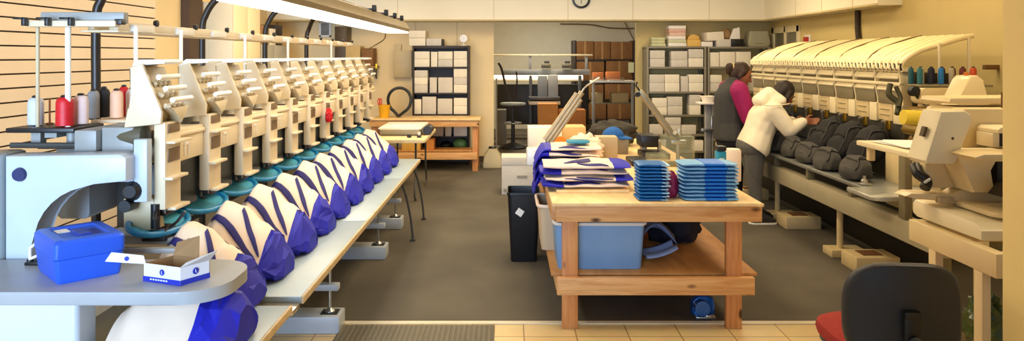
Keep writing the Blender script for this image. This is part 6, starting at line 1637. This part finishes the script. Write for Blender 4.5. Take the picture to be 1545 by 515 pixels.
def head_parts(c, yaw, pitch, s=1.0):
    R = Matrix.Rotation(yaw, 3, 'Z') @ Matrix.Rotation(pitch, 3, 'Y')   # local +x = face direction
    P = lambda x, y, z: Vector(c) + R @ Vector((x * s, y * s, z * s))
    parts = [[S(P(-0.005, 0, 0.03), 0.096 * s, (1, 0.8, 0.95), R)],
             [S(P(0.02, 0, 0.0), 0.078 * s, (1, 0.86, 1.1), R), S(P(0.045, 0, -0.085), 0.03 * s, (1, 1.2, 0.8), R)],
             [S(P(0.09, 0, 0.015), 0.011 * s), S(P(0.108, 0, -0.022), 0.014 * s)],
             [S(P(0.086, 0.018, -0.055), 0.011 * s), S(P(0.086, -0.018, -0.055), 0.011 * s)],
             [S(P(-0.005, 0.078, 0.02), 0.014 * s, (1, 0.5, 1.5), R), S(P(0.0, 0.078, -0.025), 0.01 * s, (1, 0.5, 1.2), R)],
             [S(P(-0.005, -0.078, 0.02), 0.014 * s, (1, 0.5, 1.5), R), S(P(0.0, -0.078, -0.025), 0.01 * s, (1, 0.5, 1.2), R)]]
    return parts, P, R

def face_bits(P, parent, s=1.0):
    m_eye = bpy.data.materials.get('eye_dark') or M('eye_dark', (24, 16, 12), 0.2, var=0)
    m_lip = bpy.data.materials.get('lip') or M('lip', (128, 58, 48), 0.5, var=0)
    for sy in (-1, 1):
        mb = MB(); mb.sphere(P(0.083, sy * 0.032, 0.014), 0.010 * s, 10, (0.8, 1.3, 0.8)); mb.build('eye', m_eye, parent)
        mb = MB(); mb.tube([P(0.088, sy * 0.018, 0.032), P(0.088, sy * 0.034, 0.037), P(0.078, sy * 0.05, 0.03)], 0.004 * s, 6); mb.build('eyebrow', m_hair, parent)
    mb = MB(); mb.tube([P(0.088, -0.022, -0.057), P(0.097, 0, -0.055), P(0.088, 0.022, -0.057)], 0.006 * s, 8); mb.build('mouth', m_lip, parent)

# ---------------- woman in the pale hoodie, bending over the machine
D1 = 7.27
def q(px, py, dy=0.0):
    v = at(px, py, D1); v.y += dy; return v
p1 = thing('person', 'woman in a pale hooded sweatshirt and grey leggings bending over the right machine', 'person', (2.45, D1, 0))
hip = q(1134, 222); waist = q(1140, 203); chest = q(1152, 178); neckb = q(1166, 157); 
headc = q(1183, 143)
hp_, P, R = head_parts(headc, 0.25, 0.55, 0.98)
zf = 0.03
kn_n = q(1134, 276, -0.08); an_n = q(1138, 322, -0.09); kn_f = q(1143, 272, 0.10); an_f = q(1146, 318, 0.12)
an_n.z = 0.09; an_f.z = 0.09
sh_n = q(1158, 165, -0.17); el_n = q(1178, 193, -0.22); wr_n = q(1200, 181, -0.20)
sh_f = q(1163, 163, 0.17); el_f = q(1186, 190, 0.20); wr_f = q(1203, 184, 0.12)
body = [[S(hip + Vector((0, -0.08, 0)), 0.105), S(hip + Vector((0, 0.08, 0)), 0.105), S(waist, 0.11, (0.95, 1.2, 1))],
        [S(waist, 0.11, (0.95, 1.2, 1)), S(chest, 0.12, (0.95, 1.3, 1))],
        [S(chest, 0.12, (0.95, 1.3, 1)), S(sh_n, 0.06), S(sh_f, 0.06), S(neckb, 0.06)],
        cap(neckb, headc + Vector((-0.02, 0, -0.05)), 0.055, 0.05)] + hp_
body += chain([hip + Vector((0, -0.085, -0.03)), kn_n, an_n], [0.09, 0.058, 0.04]) + chain([hip + Vector((0, 0.085, -0.03)), kn_f, an_f], [0.09, 0.058, 0.04])
body += chain([sh_n, el_n, wr_n], [0.052, 0.04, 0.026]) + chain([sh_f, el_f, wr_f], [0.052, 0.04, 0.026])
body += hand(wr_n, (0.95, 0.15, -0.02), (0.05, 0.25, 0.95), None, 0.7, 1) + hand(wr_f, (0.9, -0.2, -0.2), (0.1, -0.3, 0.9), None, 0.7, -1)
for a in (an_n, an_f): body.append([S(a + Vector((-0.02, 0, -0.04)), 0.035), S(a + Vector((0.12, 0, -0.055)), 0.028)])
blob(body, 0.0065, 'body', m_skin, p1, 3)
face_bits(P, p1, 0.98)
m_hood = M('pale_hoodie_fleece', (244, 232, 204), 0.9, var=0.04, scale=20, bump=0.12, bscale=160)
hem_c = q(1137, 222)
hoodie = [[S(hem_c + Vector((-0.015, -0.09, 0.0)), 0.128), S(hem_c + Vector((-0.015, 0.09, 0.0)), 0.128), S(q(1144, 200), 0.135, (1, 1.35, 1))],
          [S(q(1144, 200), 0.135, (1, 1.35, 1)), S(chest, 0.138, (1, 1.4, 1))],
          [S(chest, 0.138, (1, 1.4, 1)), S(sh_n, 0.075), S(sh_f, 0.075), S(neckb, 0.075)],
          [S(q(1150, 224), 0.075), S(q(1148, 205), 0.1), S(q(1154, 231), 0.035)]]
hoodie += chain([sh_n, el_n, wr_n + (el_n - wr_n) * 0.08], [0.085, 0.068, 0.042]) + chain([sh_f, el_f, wr_f + (el_f - wr_f) * 0.08], [0.085, 0.068, 0.042])
ho = blob(hoodie, 0.011, 'hooded_sweatshirt', m_hood, p1, 5)
# cut the bottom of the sweatshirt on a slanting hem
def cut_below(o, pt, nrm):
    bm = bmesh.new(); bm.from_mesh(o.data)
    off = OFF[o.name]
    bmesh.ops.bisect_plane(bm, geom=bm.verts[:] + bm.edges[:] + bm.faces[:], plane_co=Vector(pt) - off, plane_no=nrm, clear_outer=True)
    bm.to_mesh(o.data); bm.free()
ha, hb_ = q(1116, 211), q(1158, 241)
dd = (hb_ - ha).normalized()
cut_below(ho, ha, Vector((dd.z, 0, -dd.x)))
md = ho.modifiers.new('t', 'SOLIDIFY'); md.thickness = 0.008; md.offset = 1
# hood lying over the shoulders
hood = [[S(q(1161, 138, -0.02), 0.045), S(q(1161, 138, 0.04), 0.045), S(q(1146, 152, -0.08), 0.05), S(q(1146, 152, 0.08), 0.05)],
        [S(q(1161, 140, 0), 0.055, (1, 1.4, 1)), S(q(1174, 151, -0.10), 0.045), S(q(1174, 151, 0.10), 0.045), S(q(1146, 152), 0.07)],
        [S(q(1162, 134.5), 0.015), S(q(1160, 142, -0.05), 0.045), S(q(1160, 142, 0.05), 0.045)]]
blob(hood, 0.010, 'hood', m_hood, p1, 4)
mb = MB(); mb.tube(spl([q(1139, 156, -0.23), q(1152, 157, -0.262), q(1166, 156, -0.25), q(1181, 155, -0.17)], 6), 0.006, 6); mb.build('hood_seam', m_hood, p1)
for a, b, w, nm in ((hip, (kn_n, an_n), -0.085, 'trouser_leg'), (hip, (kn_f, an_f), 0.085, 'trouser_leg')): pass
m_leg = M('grey_leggings', (96, 94, 90), 0.85, var=0.1, scale=25)
leg = [[S(hip + Vector((-0.012, -0.085, 0.01)), 0.118), S(hip + Vector((-0.012, 0.085, 0.01)), 0.118)]]
leg += chain([hip + Vector((0, -0.085, -0.03)), kn_n, an_n + Vector((0, 0, 0.02))], [0.104, 0.07, 0.052]) + chain([hip + Vector((0, 0.085, -0.03)), kn_f, an_f + Vector((0, 0, 0.02))], [0.104, 0.07, 0.052])
blob(leg, 0.010, 'leggings', m_leg, p1, 4)
for a in (an_n, an_f):
    sho = [[S(a + Vector((-0.035, 0, -0.045)), 0.045), S(a + Vector((0.09, 0, -0.05)), 0.04), S(a + Vector((0.155, 0, -0.062)), 0.03), S(a + Vector((0, 0, 0.0)), 0.045)]]
    so_ = blob(sho, 0.009, 'shoe', M('dark_shoe', (44, 42, 42), 0.6) if 'dark_shoe' not in bpy.data.materials else bpy.data.materials['dark_shoe'], p1, 2)
    mb = MB(); mb.prism(rrect(a.x - 0.085, a.x + 0.19, a.y - 0.042, a.y + 0.042, 0.04), 'Z', 0.0, 0.016, 0.004); mb.build('shoe_sole', m_paper, p1)
# hair: cap plus a short tail falling forward
hair = [[S(P(-0.02, 0, 0.045), 0.102, (1, 0.9, 0.95), R)], [S(P(-0.06, 0, 0.0), 0.075, (0.8, 1.05, 1.1), R), S(P(-0.055, 0, -0.07), 0.05, (0.8, 1.2, 1), R)],
        [S(P(0.0, -0.074, 0.03), 0.03), S(P(0.0, -0.082, -0.05), 0.022)], [S(P(0.0, 0.074, 0.03), 0.03), S(P(0.0, 0.082, -0.05), 0.022)]]
blob(hair, 0.009, 'hair', m_hair, p1, 3)

# ---------------- woman in the dark vest with magenta sleeves
D2 = 7.75
def q(px, py, dy=0.0):
    v = at(px, py, D2); v.y += dy; return v
p2 = thing('person', 'woman in a dark vest with magenta sleeves standing behind the bending woman, looking down', 'person', (2.35, D2, 0))
headc = q(1118, 114)
hp_, P, R = head_parts(headc, -0.15, 0.38, 1.05)
hip = q(1102, 214); waist = q(1101, 185); chest = q(1102, 150); neckb = q(1107, 126)
sh_n = q(1106, 137, -0.19); el_n = q(1119, 176, -0.22); wr_n = q(1142, 186, -0.10)
sh_f = q(1106, 137, 0.19); el_f = q(1120, 176, 0.22); wr_f = q(1144, 186, 0.12)
kn = [q(1105, 268, s * 0.09) for s in (-1, 1)]; an = [q(1104, 320, s * 0.10) for s in (-1, 1)]
for k in kn: k.z = 0.44
for a in an: a.z = 0.085
body = [[S(hip + Vector((0, -0.09, 0)), 0.12), S(hip + Vector((0, 0.09, 0)), 0.12), S(waist, 0.13, (0.95, 1.15, 1))],
        [S(waist, 0.13, (0.95, 1.15, 1)), S(chest, 0.135, (0.95, 1.25, 1))],
        [S(chest, 0.135, (0.95, 1.25, 1)), S(sh_n, 0.06), S(sh_f, 0.06), S(neckb, 0.06)],
        cap(neckb, headc + Vector((-0.02, 0, -0.05)), 0.06, 0.056)] + hp_
for s, k, a in ((-1, kn[0], an[0]), (1, kn[1], an[1])):
    body += chain([hip + Vector((0, s * 0.09, -0.03)), k, a], [0.10, 0.062, 0.042])
    body.append([S(a + Vector((-0.02, 0, -0.035)), 0.036), S(a + Vector((0.13, 0, -0.052)), 0.028)])
body += chain([sh_n, el_n, wr_n], [0.054, 0.042, 0.027]) + chain([sh_f, el_f, wr_f], [0.054, 0.042, 0.027])
body += hand(wr_n, (0.95, 0.2, -0.2), (0.15, 0.25, 0.95), None, 0.6, 1) + hand(wr_f, (0.95, -0.2, -0.2), (0.1, -0.3, 0.9), None, 0.6, -1)
blob(body, 0.0065, 'body', m_skin, p2, 3)
face_bits(P, p2, 1.05)
m_vest = M('charcoal_vest', (58, 58, 58), 0.85, var=0.08, scale=25)
m_mag = M('magenta_sleeves', (150, 12, 88), 0.75, var=0.08, scale=25)
vest = [[S(q(1100, 207) + Vector((0, -0.08, 0)), 0.138), S(q(1100, 207) + Vector((0, 0.08, 0)), 0.138), S(waist + Vector((-0.01, 0, 0)), 0.15, (0.95, 1.2, 1))],
        [S(waist + Vector((-0.01, 0, 0)), 0.15, (0.95, 1.2, 1)), S(chest + Vector((-0.012, 0, 0)), 0.155, (0.95, 1.28, 1))],
        [S(chest + Vector((-0.012, 0, 0)), 0.155, (0.95, 1.28, 1)), S(sh_n + Vector((-0.03, 0.03, 0)), 0.075), S(sh_f + Vector((-0.03, -0.03, 0)), 0.075), S(neckb, 0.078)]]
vo = blob(vest, 0.011, 'vest', m_vest, p2, 5)
cut_below(vo, q(1100, 210), Vector((0, 0, -1)))
md = vo.modifiers.new('t', 'SOLIDIFY'); md.thickness = 0.006; md.offset = 1
sl = chain([sh_n + Vector((0, -0.015, 0.01)), el_n, wr_n + (el_n - wr_n) * 0.1], [0.098, 0.078, 0.045]) + [cap(sh_n + Vector((0.0, 0.01, 0.03)), q(1108, 128, -0.09), 0.075, 0.06)]
blob(sl, 0.010, 'sleeve', m_mag, p2, 4)
sl = chain([sh_f + Vector((0, 0.015, 0.01)), el_f, wr_f + (el_f - wr_f) * 0.1], [0.098, 0.078, 0.045])
blob(sl, 0.010, 'sleeve', m_mag, p2, 4)
tr = [[S(hip + Vector((0, -0.09, 0.02)), 0.13), S(hip + Vector((0, 0.09, 0.02)), 0.13)]]
for s, k, a in ((-1, kn[0], an[0]), (1, kn[1], an[1])): tr += chain([hip + Vector((0, s * 0.09, -0.03)), k, a + Vector((0, 0, 0.01))], [0.115, 0.085, 0.072])
blob(tr, 0.010, 'trousers', M('black_trousers', (24, 24, 28), 0.85), p2, 4)
for a in an:
    sho = [[S(a + Vector((-0.035, 0, -0.04)), 0.045), S(a + Vector((0.09, 0, -0.045)), 0.04), S(a + Vector((0.155, 0, -0.057)), 0.028), S(a + Vector((0, 0, 0.0)), 0.045)]]
    blob(sho, 0.009, 'shoe', bpy.data.materials['dark_shoe'], p2, 2)
hair = [[S(P(-0.022, 0, 0.045), 0.102, (1, 0.92, 0.95), R)], [S(P(-0.07, 0, 0.0), 0.07, (0.8, 1.05, 1.1), R), S(P(-0.05, 0, -0.05), 0.05, (0.8, 1.2, 1), R)],
        [S(P(0.0, -0.074, 0.04), 0.03), S(P(-0.02, -0.078, -0.02), 0.02)], [S(P(0.0, 0.074, 0.04), 0.03), S(P(-0.02, 0.078, -0.02), 0.02)]]
blob(hair, 0.009, 'hair', m_hair2, p2, 3)
bun = [[S(q(1101, 101), 0.045), S(q(1099.5, 109), 0.03)], cap(q(1104, 101), q(1109, 103), 0.03, 0.03)]
blob(bun, 0.009, 'ponytail', m_hair2, p2, 3)
mb = MB(); mb.tube([q(1105.5, 101) + Vector((0, 0.034 * math.cos(a), 0.034 * math.sin(a))) for a in [2 * PI * k / 14 for k in range(14)]], 0.009, 6, closed=True); mb.build('hair_tie', M('hair_tie_cream', (214, 190, 140), 0.7), p2)
# ================================================================ LIGHT, WORLD, CAMERA
sc_ = bpy.context.scene
w = bpy.data.worlds.new('world'); sc_.world = w; w.use_nodes = True
bg = w.node_tree.nodes['Background']
bg.inputs['Color'].default_value = (0.55, 0.74, 1.0, 1); bg.inputs['Strength'].default_value = 0.25
def area(name, loc, size, energy, color, rot=(0, 0, 0)):
    l = bpy.data.lights.new(name, 'AREA'); l.shape = 'RECTANGLE'; l.size, l.size_y = size; l.energy = energy; l.color = color
    o = bpy.data.objects.new(name, l); C.objects.link(o); o.location = loc; o.rotation_euler = rot
    return o
WARM = (1.0, 0.80, 0.52)
for x, y, e in ((-1.9, 5.0, 20), (-1.9, 7.2, 19), (-1.8, 8.8, 28), (0.4, 4.4, 22), (0.4, 6.8, 24), (0.4, 8.8, 32), (2.7, 3.5, 20), (2.6, 6.2, 20), (2.6, 9.0, 22)):
    area('ceiling_lamp', (x, y, 2.92), (0.6, 1.2), e, WARM)
area('far_lamp', (0.6, 14.0, 2.9), (1.2, 0.6), 75, (1.0, 0.88, 0.68))
# daylight from the shop window behind the camera, to the left
area('window_daylight', (-1.9, -2.4, 1.7), (3.0, 2.2), 64, (0.52, 0.72, 1.0), (math.radians(90), 0, math.radians(3))).data.spread = math.radians(64)
# warm fluorescent work light
area('work_light_lamp', (-1.08, 5.1, 1.85), (0.2, 4.1), 4.5, (1.0, 0.88, 0.66))
cam = bpy.data.cameras.new('camera'); co = bpy.data.objects.new('camera', cam); C.objects.link(co)
co.location = (0, 0, EYE); co.rotation_euler = (PI / 2, 0, 0)
cam.sensor_width = 36.0; cam.sensor_fit = 'HORIZONTAL'
cam.lens = 36.0 * F / 1545.0
cam.shift_x = -(CX - 772.5) / 1545.0
cam.shift_y = (CY - 257.5) / 1545.0
cam.clip_start = 0.05; cam.clip_end = 100
sc_.camera = co
sc_.view_settings.view_transform = 'Standard'
sc_.view_settings.look = 'None'
sc_.view_settings.gamma = 1.0
sc_.view_settings.use_curve_mapping = False
sc_.view_settings.exposure = 0.55
